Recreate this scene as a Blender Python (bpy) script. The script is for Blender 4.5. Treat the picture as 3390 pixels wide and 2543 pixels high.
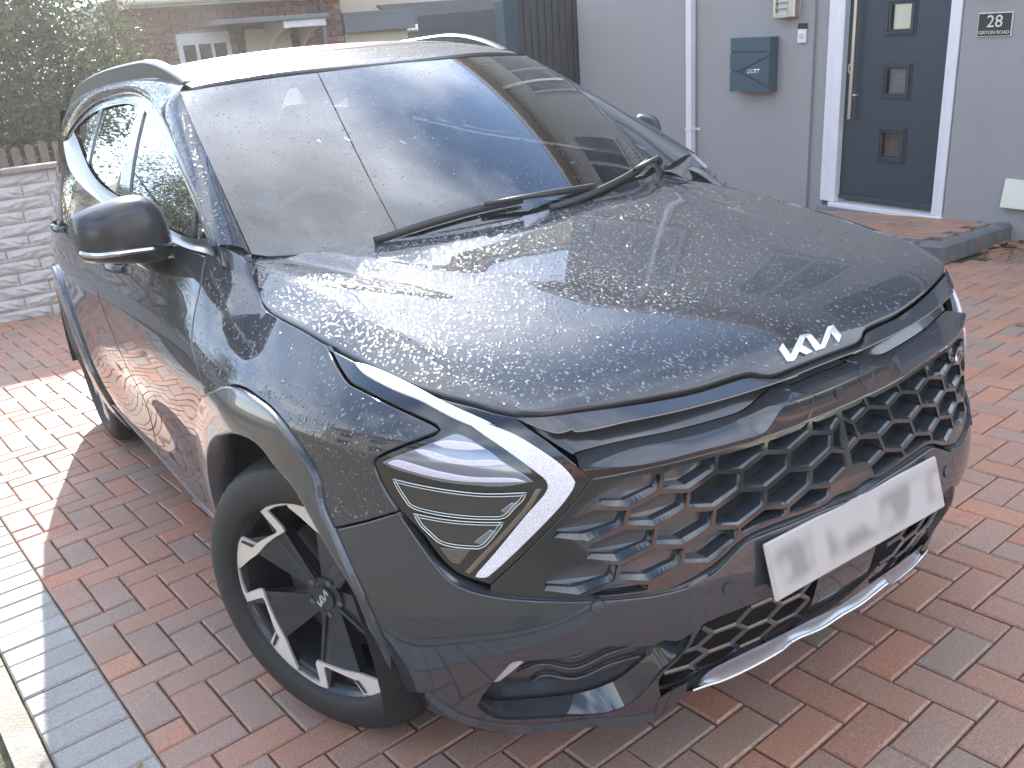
import bpy, bmesh, math, random
import numpy as np
from mathutils import Vector, Matrix, geometry
random.seed(7); RNG = np.random.default_rng(7)
for o in list(bpy.data.objects): bpy.data.objects.remove(o)
SC = bpy.context.scene; COL = SC.collection
# ---------- camera ----------
cd = bpy.data.cameras.new('camera'); cam = bpy.data.objects.new('camera', cd); COL.objects.link(cam); SC.camera = cam
_R = np.array([[0.82420552,-0.55610651,-0.106915],[-0.26662662,-0.2145188,-0.93962329],[0.49959535,0.80294908,-0.32508038]])
_M = Matrix.Identity(4)
for i in range(3):
    _M[i][0] = _R[0][i]; _M[i][1] = -_R[1][i]; _M[i][2] = -_R[2][i]
_M[0][3], _M[1][3], _M[2][3] = -1.36731856, -0.940640457, 1.46776635
cam.matrix_world = _M
cd.sensor_width = 36; cd.lens = 36*3008.6/3390; cd.clip_start = .05; cd.clip_end = 500
# ---------- sky with broken cloud, and the sun behind the car ----------
SUN_AZ, SUN_EL = math.radians(16.8), math.radians(29)      # azimuth from +y towards +x
world = bpy.data.worlds.new('World'); SC.world = world; world.use_nodes = True
wn = world.node_tree; wn.nodes.clear()
def N(nt, typ, **kw):
    n = nt.nodes.new(typ)
    for k, v in kw.items():
        if k.startswith('i_'):
            key = k[2:]; key = int(key) if key.isdigit() else key.replace('_', ' ')
            n.inputs[key].default_value = v
        else: setattr(n, k, v)
    return n
sky = N(wn, 'ShaderNodeTexSky', sky_type='NISHITA'); sky.sun_disc = False
sky.sun_elevation = SUN_EL; sky.sun_rotation = SUN_AZ; sky.air_density = 1.0; sky.dust_density = 0.0; sky.ozone_density = 2.6
tc = N(wn, 'ShaderNodeTexCoord'); sp = N(wn, 'ShaderNodeSeparateXYZ'); wn.links.new(tc.outputs['Generated'], sp.inputs[0])
def wm(op, a, b=None, c=None):
    n = N(wn, 'ShaderNodeMath', operation=op)
    for i, q in enumerate((a, b, c)):
        if q is None: continue
        if isinstance(q, (int, float)): n.inputs[i].default_value = q
        else: wn.links.new(q, n.inputs[i])
    return n.outputs[0]
zz = wm('ADD', wm('MAXIMUM', sp.outputs[2], 0.0), .22)
cx = wm('DIVIDE', sp.outputs[0], zz); cy = wm('DIVIDE', sp.outputs[1], zz)
cv = N(wn, 'ShaderNodeCombineXYZ'); wn.links.new(wm('ADD', cx, 15.4), cv.inputs[0]); wn.links.new(wm('ADD', cy, -11.9), cv.inputs[1])
nz = N(wn, 'ShaderNodeTexNoise', i_Scale=1.25, i_Detail=9.0, i_Roughness=.56, i_Distortion=.35); wn.links.new(cv.outputs[0], nz.inputs['Vector'])
rp = N(wn, 'ShaderNodeValToRGB'); wn.links.new(nz.outputs[0], rp.inputs[0])
rp.color_ramp.elements[0].position = .41; rp.color_ramp.elements[1].position = .62
nz2 = N(wn, 'ShaderNodeTexNoise', i_Scale=2.6, i_Detail=6.0); wn.links.new(cv.outputs[0], nz2.inputs['Vector'])
cb = wm('MULTIPLY_ADD', nz2.outputs[0], 13.0, .6)
cc = N(wn, 'ShaderNodeCombineColor'); wn.links.new(wm('MULTIPLY', cb, .94), cc.inputs[0]); wn.links.new(cb, cc.inputs[1]); wn.links.new(wm('MULTIPLY', cb, 1.12), cc.inputs[2])
mx = N(wn, 'ShaderNodeMix', data_type='RGBA'); wn.links.new(wm('MULTIPLY', rp.outputs[0], .9), mx.inputs[0]); wn.links.new(sky.outputs[0], mx.inputs[6]); wn.links.new(cc.outputs[0], mx.inputs[7])
bg = N(wn, 'ShaderNodeBackground', i_Strength=.14); wn.links.new(mx.outputs[2], bg.inputs[0])
wo = N(wn, 'ShaderNodeOutputWorld'); wn.links.new(bg.outputs[0], wo.inputs[0])
sl = bpy.data.lights.new('sun', 'SUN'); sl.energy = 4.6; sl.angle = math.radians(.53); sl.color = (1, .93, .83)
sun = bpy.data.objects.new('sun', sl); COL.objects.link(sun)
sd = Vector((math.sin(SUN_AZ)*math.cos(SUN_EL), math.cos(SUN_AZ)*math.cos(SUN_EL), math.sin(SUN_EL)))
sun.rotation_euler = sd.to_track_quat('Z', 'Y').to_euler()
SC.view_settings.view_transform = 'Standard'; SC.view_settings.look = 'None'; SC.view_settings.gamma = 1; SC.view_settings.use_curve_mapping = False
SC.view_settings.exposure = 1.72
SC.render.engine = 'CYCLES'
try: SC.cycles.max_bounces = 10; SC.cycles.transparent_max_bounces = 12; SC.cycles.caustics_reflective = False
except Exception: pass
# ---------- materials ----------
def mat(name, col, rough=.5, metal=0., coat=0., coatr=.03, spec=.5, bump=None, vary=None, speck=None, ior=1.5, alpha=None):
    """bump=(scale, strength, detail); vary=(scale, colour b, contrast) mixes in a second colour by noise; speck=(scale, colour, threshold)"""
    m = bpy.data.materials.new(name); m.use_nodes = True; nt = m.node_tree; p = nt.nodes['Principled BSDF']
    p.inputs['Base Color'].default_value = (*col, 1); p.inputs['Roughness'].default_value = rough; p.inputs['Metallic'].default_value = metal
    p.inputs['Coat Weight'].default_value = coat; p.inputs['Coat Roughness'].default_value = coatr
    p.inputs['Specular IOR Level'].default_value = spec; p.inputs['IOR'].default_value = ior
    L = nt.links.new; t = N(nt, 'ShaderNodeTexCoord')
    out = None
    if vary:
        n = N(nt, 'ShaderNodeTexNoise', i_Scale=vary[0], i_Detail=8.0, i_Roughness=.65); L(t.outputs['Object'], n.inputs['Vector'])
        r = N(nt, 'ShaderNodeValToRGB'); L(n.outputs[0], r.inputs[0]); c = vary[2] if len(vary) > 2 else .15
        r.color_ramp.elements[0].position = .5-c; r.color_ramp.elements[1].position = .5+c
        r.color_ramp.elements[0].color = (*col, 1); r.color_ramp.elements[1].color = (*vary[1], 1); out = r.outputs[0]
    if speck:
        n = N(nt, 'ShaderNodeTexVoronoi', i_Scale=speck[0]); L(t.outputs['Object'], n.inputs['Vector'])
        g = N(nt, 'ShaderNodeMath', operation='LESS_THAN', i_1=speck[2]); L(n.outputs['Distance'], g.inputs[0])
        w2 = N(nt, 'ShaderNodeTexWhiteNoise'); L(n.outputs['Position'], w2.inputs['Vector'])
        g2 = N(nt, 'ShaderNodeMath', operation='LESS_THAN', i_1=.35); L(w2.outputs[0], g2.inputs[0])
        g3 = N(nt, 'ShaderNodeMath', operation='MULTIPLY'); L(g.outputs[0], g3.inputs[0]); L(g2.outputs[0], g3.inputs[1])
        m2 = N(nt, 'ShaderNodeMix', data_type='RGBA'); L(g3.outputs[0], m2.inputs[0])
        if out: L(out, m2.inputs[6])
        else: m2.inputs[6].default_value = (*col, 1)
        m2.inputs[7].default_value = (*speck[1], 1); out = m2.outputs[2]
    if out: L(out, p.inputs['Base Color'])
    if bump:
        n = N(nt, 'ShaderNodeTexNoise', i_Scale=bump[0], i_Detail=bump[2] if len(bump) > 2 else 6.0); L(t.outputs['Object'], n.inputs['Vector'])
        b = N(nt, 'ShaderNodeBump', i_Strength=bump[1], i_Distance=.01); L(n.outputs[0], b.inputs['Height']); L(b.outputs[0], p.inputs['Normal'])
    return m
def glass_mat(name, tint, boost=1.0, ior=1.5):
    m = bpy.data.materials.new(name); m.use_nodes = True; nt = m.node_tree; nt.nodes.clear(); L = nt.links.new
    f = N(nt, 'ShaderNodeFresnel', i_IOR=ior); mm = N(nt, 'ShaderNodeMath', operation='MULTIPLY_ADD', use_clamp=True, i_1=boost, i_2=.03); L(f.outputs[0], mm.inputs[0])
    tr = N(nt, 'ShaderNodeBsdfTransparent', i_Color=(*tint, 1)); g = N(nt, 'ShaderNodeBsdfGlossy', i_Color=(1, 1, 1, 1), i_Roughness=.012)
    t = N(nt, 'ShaderNodeTexCoord'); mp = N(nt, 'ShaderNodeMapping'); mp.inputs['Scale'].default_value = (1.0, 1.0, 1.0); L(t.outputs['Object'], mp.inputs[0])
    n = N(nt, 'ShaderNodeTexNoise', i_Scale=2.2, i_Detail=1.5); L(mp.outputs[0], n.inputs['Vector'])
    b = N(nt, 'ShaderNodeBump', i_Strength=.012, i_Distance=.05); L(n.outputs[0], b.inputs['Height']); L(b.outputs[0], g.inputs['Normal'])
    x = N(nt, 'ShaderNodeMixShader'); L(mm.outputs[0], x.inputs[0]); L(tr.outputs[0], x.inputs[1]); L(g.outputs[0], x.inputs[2])
    o = N(nt, 'ShaderNodeOutputMaterial'); L(x.outputs[0], o.inputs[0]); return m
def paver_mat(name, cols, dirt=(.27,.225,.19)):
    m = bpy.data.materials.new(name); m.use_nodes = True; nt = m.node_tree; p = nt.nodes['Principled BSDF']; L = nt.links.new
    oi = N(nt, 'ShaderNodeObjectInfo'); ge = N(nt, 'ShaderNodeNewGeometry')
    ad = N(nt, 'ShaderNodeMath', operation='ADD'); L(oi.outputs['Random'], ad.inputs[0]); L(ge.outputs['Random Per Island'], ad.inputs[1])
    fr = N(nt, 'ShaderNodeMath', operation='FRACT'); L(ad.outputs[0], fr.inputs[0])
    r = N(nt, 'ShaderNodeValToRGB'); L(fr.outputs[0], r.inputs[0]); e = r.color_ramp.elements
    while len(e) < len(cols): e.new(.5)
    for i, c in enumerate(cols): e[i].position = i/(len(cols)-1); e[i].color = (*c, 1)
    gp = ge.outputs['Position']
    n = N(nt, 'ShaderNodeTexNoise', i_Scale=9.0, i_Detail=7.0, i_Roughness=.7); L(gp, n.inputs['Vector'])
    mr = N(nt, 'ShaderNodeMapRange'); mr.inputs[1].default_value = .42; mr.inputs[2].default_value = .75; mr.inputs[4].default_value = .38; L(n.outputs[0], mr.inputs[0])
    m1 = N(nt, 'ShaderNodeMix', data_type='RGBA'); L(mr.outputs[0], m1.inputs[0]); L(r.outputs[0], m1.inputs[6]); m1.inputs[7].default_value = (*dirt, 1)
    n2 = N(nt, 'ShaderNodeTexNoise', i_Scale=170.0, i_Detail=3.0); L(gp, n2.inputs['Vector'])
    m2 = N(nt, 'ShaderNodeMix', data_type='RGBA', blend_type='OVERLAY'); m2.inputs[0].default_value = .55; L(m1.outputs[2], m2.inputs[6]); L(n2.outputs[0], m2.inputs[7])
    v = N(nt, 'ShaderNodeTexVoronoi', i_Scale=85.0); L(gp, v.inputs['Vector'])
    wn_ = N(nt, 'ShaderNodeTexWhiteNoise'); L(v.outputs['Position'], wn_.inputs['Vector'])
    a = N(nt, 'ShaderNodeMath', operation='LESS_THAN', i_1=.15); L(v.outputs['Distance'], a.inputs[0])
    b = N(nt, 'ShaderNodeMath', operation='LESS_THAN', i_1=.16); L(wn_.outputs[0], b.inputs[0])
    c = N(nt, 'ShaderNodeMath', operation='MULTIPLY'); L(a.outputs[0], c.inputs[0]); L(b.outputs[0], c.inputs[1])
    m3 = N(nt, 'ShaderNodeMix', data_type='RGBA'); L(c.outputs[0], m3.inputs[0]); L(m2.outputs[2], m3.inputs[6]); m3.inputs[7].default_value = (.5, .46, .4, 1)
    L(m3.outputs[2], p.inputs['Base Color'])
    n3 = N(nt, 'ShaderNodeTexNoise', i_Scale=3.0, i_Detail=4.0); L(gp, n3.inputs['Vector'])
    rr = N(nt, 'ShaderNodeMapRange'); rr.inputs[1].default_value = .35; rr.inputs[2].default_value = .65; rr.inputs[3].default_value = .38; rr.inputs[4].default_value = .75; L(n3.outputs[0], rr.inputs[0]); L(rr.outputs[0], p.inputs['Roughness'])
    n4 = N(nt, 'ShaderNodeTexNoise', i_Scale=260.0, i_Detail=4.0); L(gp, n4.inputs['Vector'])
    bu = N(nt, 'ShaderNodeBump', i_Strength=.55, i_Distance=.004); L(n4.outputs[0], bu.inputs['Height']); L(bu.outputs[0], p.inputs['Normal'])
    return m
M = {}
M['paint'] = mat('grey_metallic_paint', (.044,.048,.055), 1.0, 0, 1.0, .03, spec=0)
M['paint'].node_tree.nodes['Principled BSDF'].inputs['Coat IOR'].default_value = 1.68
M['roof_paint'] = mat('wet_roof_paint', (.044,.048,.055), 1.0, 0, 1.0, .24, spec=0)
M['roof_paint'].node_tree.nodes['Principled BSDF'].inputs['Coat IOR'].default_value = 1.8
M['mirror_paint'] = mat('satin_grey_cap', (.036,.040,.045), .9, 0, .8, .20, spec=0)
M['gloss'] = mat('gloss_black', (.014,.018,.023), .12, 0, 1.0, .03)
M['gloss2'] = mat('gloss_charcoal', (.038,.045,.055), .25, 0, 1.0, .04)
M['satin'] = mat('satin_black_plastic', (.03,.032,.035), .42)
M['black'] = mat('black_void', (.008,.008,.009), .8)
M['rubber'] = mat('tyre_rubber', (.022,.022,.023), .62, bump=(60,.2))
M['seal'] = mat('rubber_seal', (.012,.012,.013), .5)
M['chrome'] = mat('satin_chrome', (.62,.63,.65), .2, 1.0)
M['belt'] = mat('bright_belt_trim', (.30,.31,.33), .36, .75)
M['skid'] = mat('satin_silver_trim', (.34,.38,.43), .3, .75, .3)
M['badge'] = mat('bright_badge', (.78,.79,.82), .22, .9)
M['silver'] = mat('machined_alloy', (.80,.76,.71), .38, .45)
M['alloy_dark'] = mat('dark_alloy', (.028,.033,.04), .35, .3, .6, .1)
M['disc'] = mat('brake_steel', (.22,.22,.23), .35, .9)
def drl_mat():
    m = mat('textured_light_lens', (.76,.75,.80), .25, 0, .8, .05); nt = m.node_tree; p = nt.nodes['Principled BSDF']; L = nt.links.new
    g = N(nt, 'ShaderNodeNewGeometry'); v = N(nt, 'ShaderNodeTexVoronoi', i_Scale=330.0); L(g.outputs['Position'], v.inputs['Vector'])
    r = N(nt, 'ShaderNodeValToRGB'); L(v.outputs['Distance'], r.inputs[0]); r.color_ramp.elements[0].color = (.86,.85,.89,1); r.color_ramp.elements[1].color = (.66,.65,.71,1); r.color_ramp.elements[0].position = .2; r.color_ramp.elements[1].position = .62
    L(r.outputs[0], p.inputs['Base Color']); b = N(nt, 'ShaderNodeBump', i_Strength=.35, i_Distance=.002); b.invert = True; L(v.outputs['Distance'], b.inputs['Height']); L(b.outputs[0], p.inputs['Normal']); return m
M['drl'] = drl_mat()
M['lens'] = mat('blue_grey_reflector', (.22,.25,.31), .15, .5, 1.0, .03)
M['bar'] = mat('pale_light_bar', (.66,.63,.72), .3, .1, 1.0, .05, bump=(300,.4))
M['lampin'] = mat('lamp_inner_dark', (.04,.042,.044), .3, .1, 1.0, .03)
M['outline'] = mat('bright_lamp_outline', (.62,.66,.62), .2, .5, 1.0, .03)
M['bronze'] = mat('bronze_lamp_trim', (.20,.17,.13), .3, .6, 1.0, .04)
M['amber'] = mat('ribbed_lamp_plastic', (.10,.085,.08), .4, 0, 1.0, .05)
M['white'] = mat('white_upvc', (.78,.78,.79), .3, vary=(3,(.70,.70,.71)))
M['win_frame'] = mat('grey_window_frame', (.33,.34,.36), .4)
M['plate'] = mat('plate_white', (.46,.435,.425), .35)
def plate_mat():
    m = mat('plate_smudged', (.62,.58,.57), .4); nt = m.node_tree; p = nt.nodes['Principled BSDF']; L = nt.links.new
    t = N(nt, 'ShaderNodeTexCoord'); mp = N(nt, 'ShaderNodeMapping'); mp.inputs['Scale'].default_value = (13, 1, 9); L(t.outputs['Object'], mp.inputs[0])
    n = N(nt, 'ShaderNodeTexNoise', i_Scale=1.0, i_Detail=1.0); L(mp.outputs[0], n.inputs['Vector'])
    sx = N(nt, 'ShaderNodeSeparateXYZ'); L(t.outputs['Object'], sx.inputs[0])
    ab = N(nt, 'ShaderNodeMath', operation='ABSOLUTE'); L(sx.outputs[2], ab.inputs[0])
    mr = N(nt, 'ShaderNodeMapRange', interpolation_type='SMOOTHSTEP'); mr.inputs[1].default_value = .052; mr.inputs[2].default_value = .02; L(ab.outputs[0], mr.inputs[0])
    r = N(nt, 'ShaderNodeMapRange', interpolation_type='SMOOTHSTEP'); r.inputs[1].default_value = .42; r.inputs[2].default_value = .62; L(n.outputs[0], r.inputs[0])
    q = N(nt, 'ShaderNodeMath', operation='MULTIPLY'); L(mr.outputs[0], q.inputs[0]); L(r.outputs[0], q.inputs[1])
    q2 = N(nt, 'ShaderNodeMath', operation='MULTIPLY', i_1=.8); L(q.outputs[0], q2.inputs[0])
    x = N(nt, 'ShaderNodeMix', data_type='RGBA'); L(q2.outputs[0], x.inputs[0]); x.inputs[6].default_value = (.43,.405,.395,1); x.inputs[7].default_value = (.20,.19,.19,1); L(x.outputs[2], p.inputs['Base Color']); return m
M['plate_s'] = plate_mat()
M['glass'] = glass_mat('windscreen_glass', (.70,.76,.76), 1.9, 1.6)
M['glass_side'] = glass_mat('side_glass', (.16,.18,.18), 1.7, 1.7)
M['glass_house'] = glass_mat('house_glass', (.85,.88,.88), 1.2, 1.5)
M['seat'] = mat('seat_leather', (.10,.10,.105), .5)
M['step_kerb'] = mat('dark_kerb_block', (.13,.13,.135), .85, bump=(120,.4), vary=(9,(.17,.17,.17)))
M['drop'] = mat('water_bead', (.030,.035,.042), .13, 0, 0, spec=1.0, ior=1.8)
M['render'] = mat('grey_wall_render', (.325,.32,.315), .88, bump=(420,.35,4), vary=(1.6,(.35,.345,.34),.25))
M['render_lo'] = mat('grey_plinth', (.20,.21,.23), .85, bump=(300,.3))
M['dark_door'] = mat('anthracite_door', (.028,.045,.060), .42, bump=(500,.12))
M['box'] = mat('slate_blue_powder_coat', (.048,.085,.112), .42)
M['steel'] = mat('brushed_steel', (.62,.58,.52), .3, .95)
M['black_pl'] = mat('black_plastic', (.02,.02,.022), .4)
M['cream'] = mat('cream_plastic', (.72,.70,.58), .5)
M['creamwall'] = mat('cream_render', (.62,.54,.42), .85, vary=(2,(.55,.48,.37)))
M['brick_red'] = paver_mat('red_house_brick', [(.24,.075,.055),(.30,.10,.075),(.20,.07,.06)])
M['mortar'] = mat('mortar', (.36,.33,.30), .9)
M['pave_red'] = paver_mat('red_paver', [(.42,.205,.14),(.33,.205,.155),(.46,.21,.135),(.28,.21,.17),(.40,.205,.15),(.32,.225,.18),(.44,.22,.14),(.35,.18,.125)])
M['pave_grey'] = paver_mat('charcoal_paver', [(.29,.285,.27),(.35,.335,.32),(.26,.26,.25)])
M['joint'] = mat('sandy_joint', (.13,.105,.075), .95, bump=(90,.8), vary=(14,(.055,.06,.03),.1))
M['kerb'] = mat('concrete_edging', (.33,.30,.27), .9, bump=(120,.5), vary=(9,(.24,.22,.19)))
M['gravel'] = mat('rough_verge', (.20,.15,.085), .95, bump=(60,1.0), vary=(25,(.07,.06,.04),.12))
M['stone'] = mat('split_face_block', (.56,.53,.52), .9, bump=(55,.7,8), vary=(12,(.46,.435,.425),.2))
M['fence_dark'] = mat('dark_grey_boards', (.045,.05,.06), .6, vary=(3,(.06,.066,.076)))
M['picket'] = mat('weathered_picket', (.22,.16,.12), .85, vary=(20,(.15,.11,.085)))
M['bark'] = mat('bark', (.07,.055,.04), .9)
M['slate'] = mat('dark_roof_tile', (.085,.085,.09), .8, bump=(40,.5))
M['roofred'] = mat('brown_roof_tile', (.17,.11,.09), .85, bump=(40,.5))
M['fascia'] = mat('grey_fascia', (.16,.18,.20), .6)
M['dead'] = mat('dry_leaf', (.30,.17,.08), .8, vary=(30,(.18,.10,.05)))
M['sticker'] = mat('pale_sticker', (.62,.68,.66), .5)
def leaf_mat(name, cols):
    m = bpy.data.materials.new(name); m.use_nodes = True; nt = m.node_tree; p = nt.nodes['Principled BSDF']; L = nt.links.new
    g = N(nt, 'ShaderNodeNewGeometry'); r = N(nt, 'ShaderNodeValToRGB'); L(g.outputs['Random Per Island'], r.inputs[0]); e = r.color_ramp.elements
    while len(e) < len(cols): e.new(.5)
    for i, c in enumerate(cols): e[i].position = i/(len(cols)-1); e[i].color = (*c, 1)
    L(r.outputs[0], p.inputs['Base Color']); p.inputs['Roughness'].default_value = .55
    tr = N(nt, 'ShaderNodeBsdfTranslucent'); L(r.outputs[0], tr.inputs[0]); x = N(nt, 'ShaderNodeMixShader', i_0=.35); o = nt.nodes['Material Output']
    L(p.outputs[0], x.inputs[1]); L(tr.outputs[0], x.inputs[2]); L(x.outputs[0], o.inputs[0]); return m
M['leaf'] = leaf_mat('evergreen_leaf', [(.03,.055,.02),(.05,.085,.03),(.04,.07,.035),(.07,.10,.035),(.16,.15,.03)])
M['grass'] = leaf_mat('grass_blade', [(.05,.08,.02),(.11,.10,.04),(.17,.13,.06)])

# ---------- the car's skin as smooth surfaces (metres; x = across, y = back from the nose, z = up) ----------
def nspline(xs, ys):
    """second derivatives of a natural cubic spline; ys may be (n, m)"""
    xs = np.asarray(xs, float); ys = np.asarray(ys, float); n = len(xs)
    A = np.zeros((n, n)); B = np.zeros(ys.shape)
    A[0, 0] = A[-1, -1] = 1
    for i in range(1, n-1):
        h0 = xs[i]-xs[i-1]; h1 = xs[i+1]-xs[i]
        A[i, i-1] = h0/6; A[i, i] = (h0+h1)/3; A[i, i+1] = h1/6
        B[i] = (ys[i+1]-ys[i])/h1-(ys[i]-ys[i-1])/h0
    return np.linalg.solve(A, B)
class Sp:
    def __init__(s, xs, ys):
        s.x = np.asarray(xs, float); s.y = np.asarray(ys, float); s.m = nspline(xs, ys)
    def __call__(s, q):
        q = np.asarray(q, float); i = np.clip(np.searchsorted(s.x, q)-1, 0, len(s.x)-2)
        h = s.x[i+1]-s.x[i]; a = (s.x[i+1]-q)/h; b = 1-a
        if s.y.ndim > 1: a = a[..., None]; b = b[..., None]; h = h[..., None]
        v = a*s.y[i]+b*s.y[i+1]+((a**3-a)*s.m[i]+(b**3-b)*s.m[i+1])*h*h/6
        return v
YC = 1.0
ZL = [.12, .18, .28, .42, .55, .68, .80, .90, 1.0, 1.10, 1.2, 1.35]
PLAN = [
 [(0,.26),(.3,.27),(.55,.345),(.70,.465),(.77,.64),(.80,.82),(.80,1.0)],
 [(0,.18),(.3,.20),(.55,.275),(.715,.415),(.80,.60),(.835,.8),(.835,1.0)],
 [(0,.12),(.3,.145),(.55,.23),(.73,.37),(.83,.56),(.87,.8),(.87,1.0)],
 [(0,.062),(.3,.083),(.55,.165),(.745,.33),(.85,.54),(.885,.8),(.89,1.0)],
 [(0,.046),(.3,.066),(.55,.145),(.75,.31),(.865,.53),(.897,.8),(.902,1.0)],
 [(0,.062),(.3,.085),(.55,.162),(.75,.33),(.865,.54),(.90,.8),(.907,1.0)],
 [(0,.09),(.3,.11),(.55,.17),(.74,.33),(.85,.55),(.893,.8),(.903,1.0)],
 [(0,.135),(.3,.15),(.58,.225),(.75,.38),(.84,.58),(.88,.8),(.895,1.0)],
 [(0,.26),(.3,.275),(.56,.35),(.70,.53),(.757,.72),(.785,.86),(.803,1.0)],
 [(0,.50),(.3,.51),(.50,.57),(.62,.70),(.675,.82),(.70,.91),(.715,1.0)],
 [(0,.70),(.25,.71),(.42,.76),(.53,.83),(.58,.89),(.60,.94),(.61,1.0)],
 [(0,.9),(.15,.90),(.27,.915),(.36,.935),(.41,.955),(.43,.975),(.44,1.0)]]
YS = [1.0, 1.3, 1.8, 2.5, 3.1, 3.6, 4.0, 4.25, 4.42]
SIDE = [
 [0.800,0.770,0.760,0.760,0.770,0.780,0.750,0.710,0.600],
 [0.835,0.800,0.790,0.790,0.800,0.810,0.790,0.740,0.620],
 [0.870,0.845,0.835,0.835,0.845,0.860,0.820,0.780,0.660],
 [0.890,0.882,0.875,0.875,0.885,0.880,0.840,0.800,0.680],
 [0.902,0.895,0.890,0.890,0.900,0.880,0.840,0.800,0.700],
 [0.907,0.902,0.900,0.900,0.905,0.880,0.838,0.800,0.700],
 [0.903,0.905,0.905,0.910,0.905,0.877,0.833,0.790,0.690],
 [0.895,0.900,0.908,0.915,0.905,0.872,0.820,0.775,0.670],
 [0.803,0.858,0.885,0.895,0.905,0.850,0.795,0.750,0.650],
 [0.715,0.800,0.845,0.862,0.870,0.815,0.765,0.720,0.620],
 [0.610,0.720,0.805,0.825,0.832,0.780,0.730,0.690,0.600],
 [0.440,0.600,0.720,0.755,0.760,0.720,0.680,0.640,0.550]]
TG = np.concatenate([-np.linspace(math.pi/2, 0, 15), np.array(YS[1:])-YC])
def _rows():
    rows = []
    for pl, sd in zip(PLAN, SIDE):
        ph = [math.atan2(YC-y, x) for x, y in pl]; d = [math.hypot(x, YC-y) for x, y in pl]
        P = [(math.pi-a, b) for a, b in zip(ph[1:], d[1:])][::-1]; P = P+[(ph[0], d[0])]+[(a, b) for a, b in zip(ph[1:], d[1:])]
        P = sorted(P)
        # continue straight back so that the curve runs on smoothly into the flank
        s = Sp([p[0] for p in P], [p[1] for p in P])
        nose = [float(s(a)) for a in np.linspace(math.pi/2, 0, 15)]
        rows.append(nose+sd[1:])
    return np.array(rows)
DT = _rows()
_inz = Sp(ZL, DT)
def D_(t, z):
    """distance of the skin from the spine at station t, height z"""
    t = np.atleast_1d(np.asarray(t, float)); z = np.atleast_1d(np.asarray(z, float))
    t, z = np.broadcast_arrays(t, z)
    R = _inz(z.ravel())                        # (n, len TG)
    tt = t.ravel(); x = TG
    i = np.clip(np.searchsorted(x, tt)-1, 0, len(x)-2)
    # local cubic (Catmull-Rom / Hermite) along t
    def sl(j):
        j0 = np.clip(j-1, 0, len(x)-1); j1 = np.clip(j+1, 0, len(x)-1)
        n = np.arange(len(tt)); v = (R[n, j1]-R[n, j0])/(x[j1]-x[j0])
        return np.where(j == 0, 0, v)
    n = np.arange(len(tt)); h = x[i+1]-x[i]; u = (tt-x[i])/h
    a, b = R[n, i], R[n, i+1]; m0, m1 = sl(i)*h, sl(i+1)*h
    v = (2*u**3-3*u**2+1)*a+(u**3-2*u**2+u)*m0+(-2*u**3+3*u**2)*b+(u**3-u**2)*m1
    return v.reshape(t.shape)
def shape_(t, z):
    """small features pressed into the flank: wheel-arch flares, shoulder line, lower door scoop"""
    y = np.where(t > 0, YC+t, YC+np.sin(np.minimum(t, 0))*.93)
    o = 0*y
    for yw in (.90, 3.58):
        r = np.hypot(y-yw, z-.36)
        o = o+.012*np.exp(-((r-.44)/.075)**2)
    dd = np.clip((y-1.35)/.5, 0, 1)*np.clip((3.1-y)/.5, 0, 1)
    dd = dd*dd*(3-2*dd)
    o = o-.022*dd*np.exp(-((z-.52)/.13)**2)+.012*dd*np.exp(-((z-.33)/.07)**2)
    o = o+.008*np.clip((y-.9)/.6, 0, 1)*np.exp(-((z-.93)/.035)**2)
    return o
def body(t, z, off=0.0):
    t = np.atleast_1d(np.asarray(t, float)); z = np.atleast_1d(np.asarray(z, float)); t, z = np.broadcast_arrays(t, z)
    d = D_(t, z)+shape_(t, z)+off
    a = np.where(t < 0, -t, 0.0)
    x = -d*np.cos(a); y = YC-d*np.sin(a)+np.maximum(t, 0)
    return np.stack([x, y, z], -1)
# ---------- bonnet ----------
_hc = Sp([.05,.12,.16,.22,.30,.50,.80,1.10,1.35,1.6], [.76,.855,.902,.943,.974,1.020,1.068,1.103,1.128,1.15])
def crease(y): return np.interp(y, [.1, .25, .287, .399, .548, .843, 1.33], [.57, .605, .612, .634, .648, .674, .692])
def hood(x, y, off=0.0):
    x = np.atleast_1d(np.asarray(x, float)); y = np.atleast_1d(np.asarray(y, float)); x, y = np.broadcast_arrays(x, y)
    ax = np.abs(x)
    e = ax-crease(y); w = .0035
    drop = .30*np.where(e > 8*w, e, w*np.log1p(np.exp(np.clip(e/w, -30, 30))))
    z = _hc(y+.12*ax**2*np.exp(-y/.4)*0-.16*ax**2*np.exp(-(y-.1)/.35))-.055*ax**2-drop
    # shallow valleys each side of the raised centre
    v = .47+.30*(y-.7); f = np.clip((y-.62)/.35, 0, 1)*np.clip((1.30-y)/.12, 0, 1)
    z = z-.010*np.exp(-((ax-v)/.035)**2)*f+.004*np.exp(-((ax-v+.085)/.05)**2)*f
    return np.stack([x, y, z+off], -1)
# ---------- windscreen: y from x and a slant coordinate s (0 cowl .. 1 roof edge) ----------
def screen(x, s, off=0.0):
    x = np.atleast_1d(np.asarray(x, float)); s = np.atleast_1d(np.asarray(s, float)); x, s = np.broadcast_arrays(x, s)
    y0 = 1.06+.27*(np.abs(x)/.72)**2.2; z0 = 1.09+.028*(np.abs(x)/.72)**2
    y1 = 1.81+.08*(np.abs(x)/.57)**2; z1 = 1.553-.036*(np.abs(x)/.57)**2
    b = 4*s*(1-s)
    y = y0+(y1-y0)*s; z = z0+(z1-z0)*s
    return np.stack([x, y-b*.012-off*.5, z+b*.022+off*.85], -1)
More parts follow.
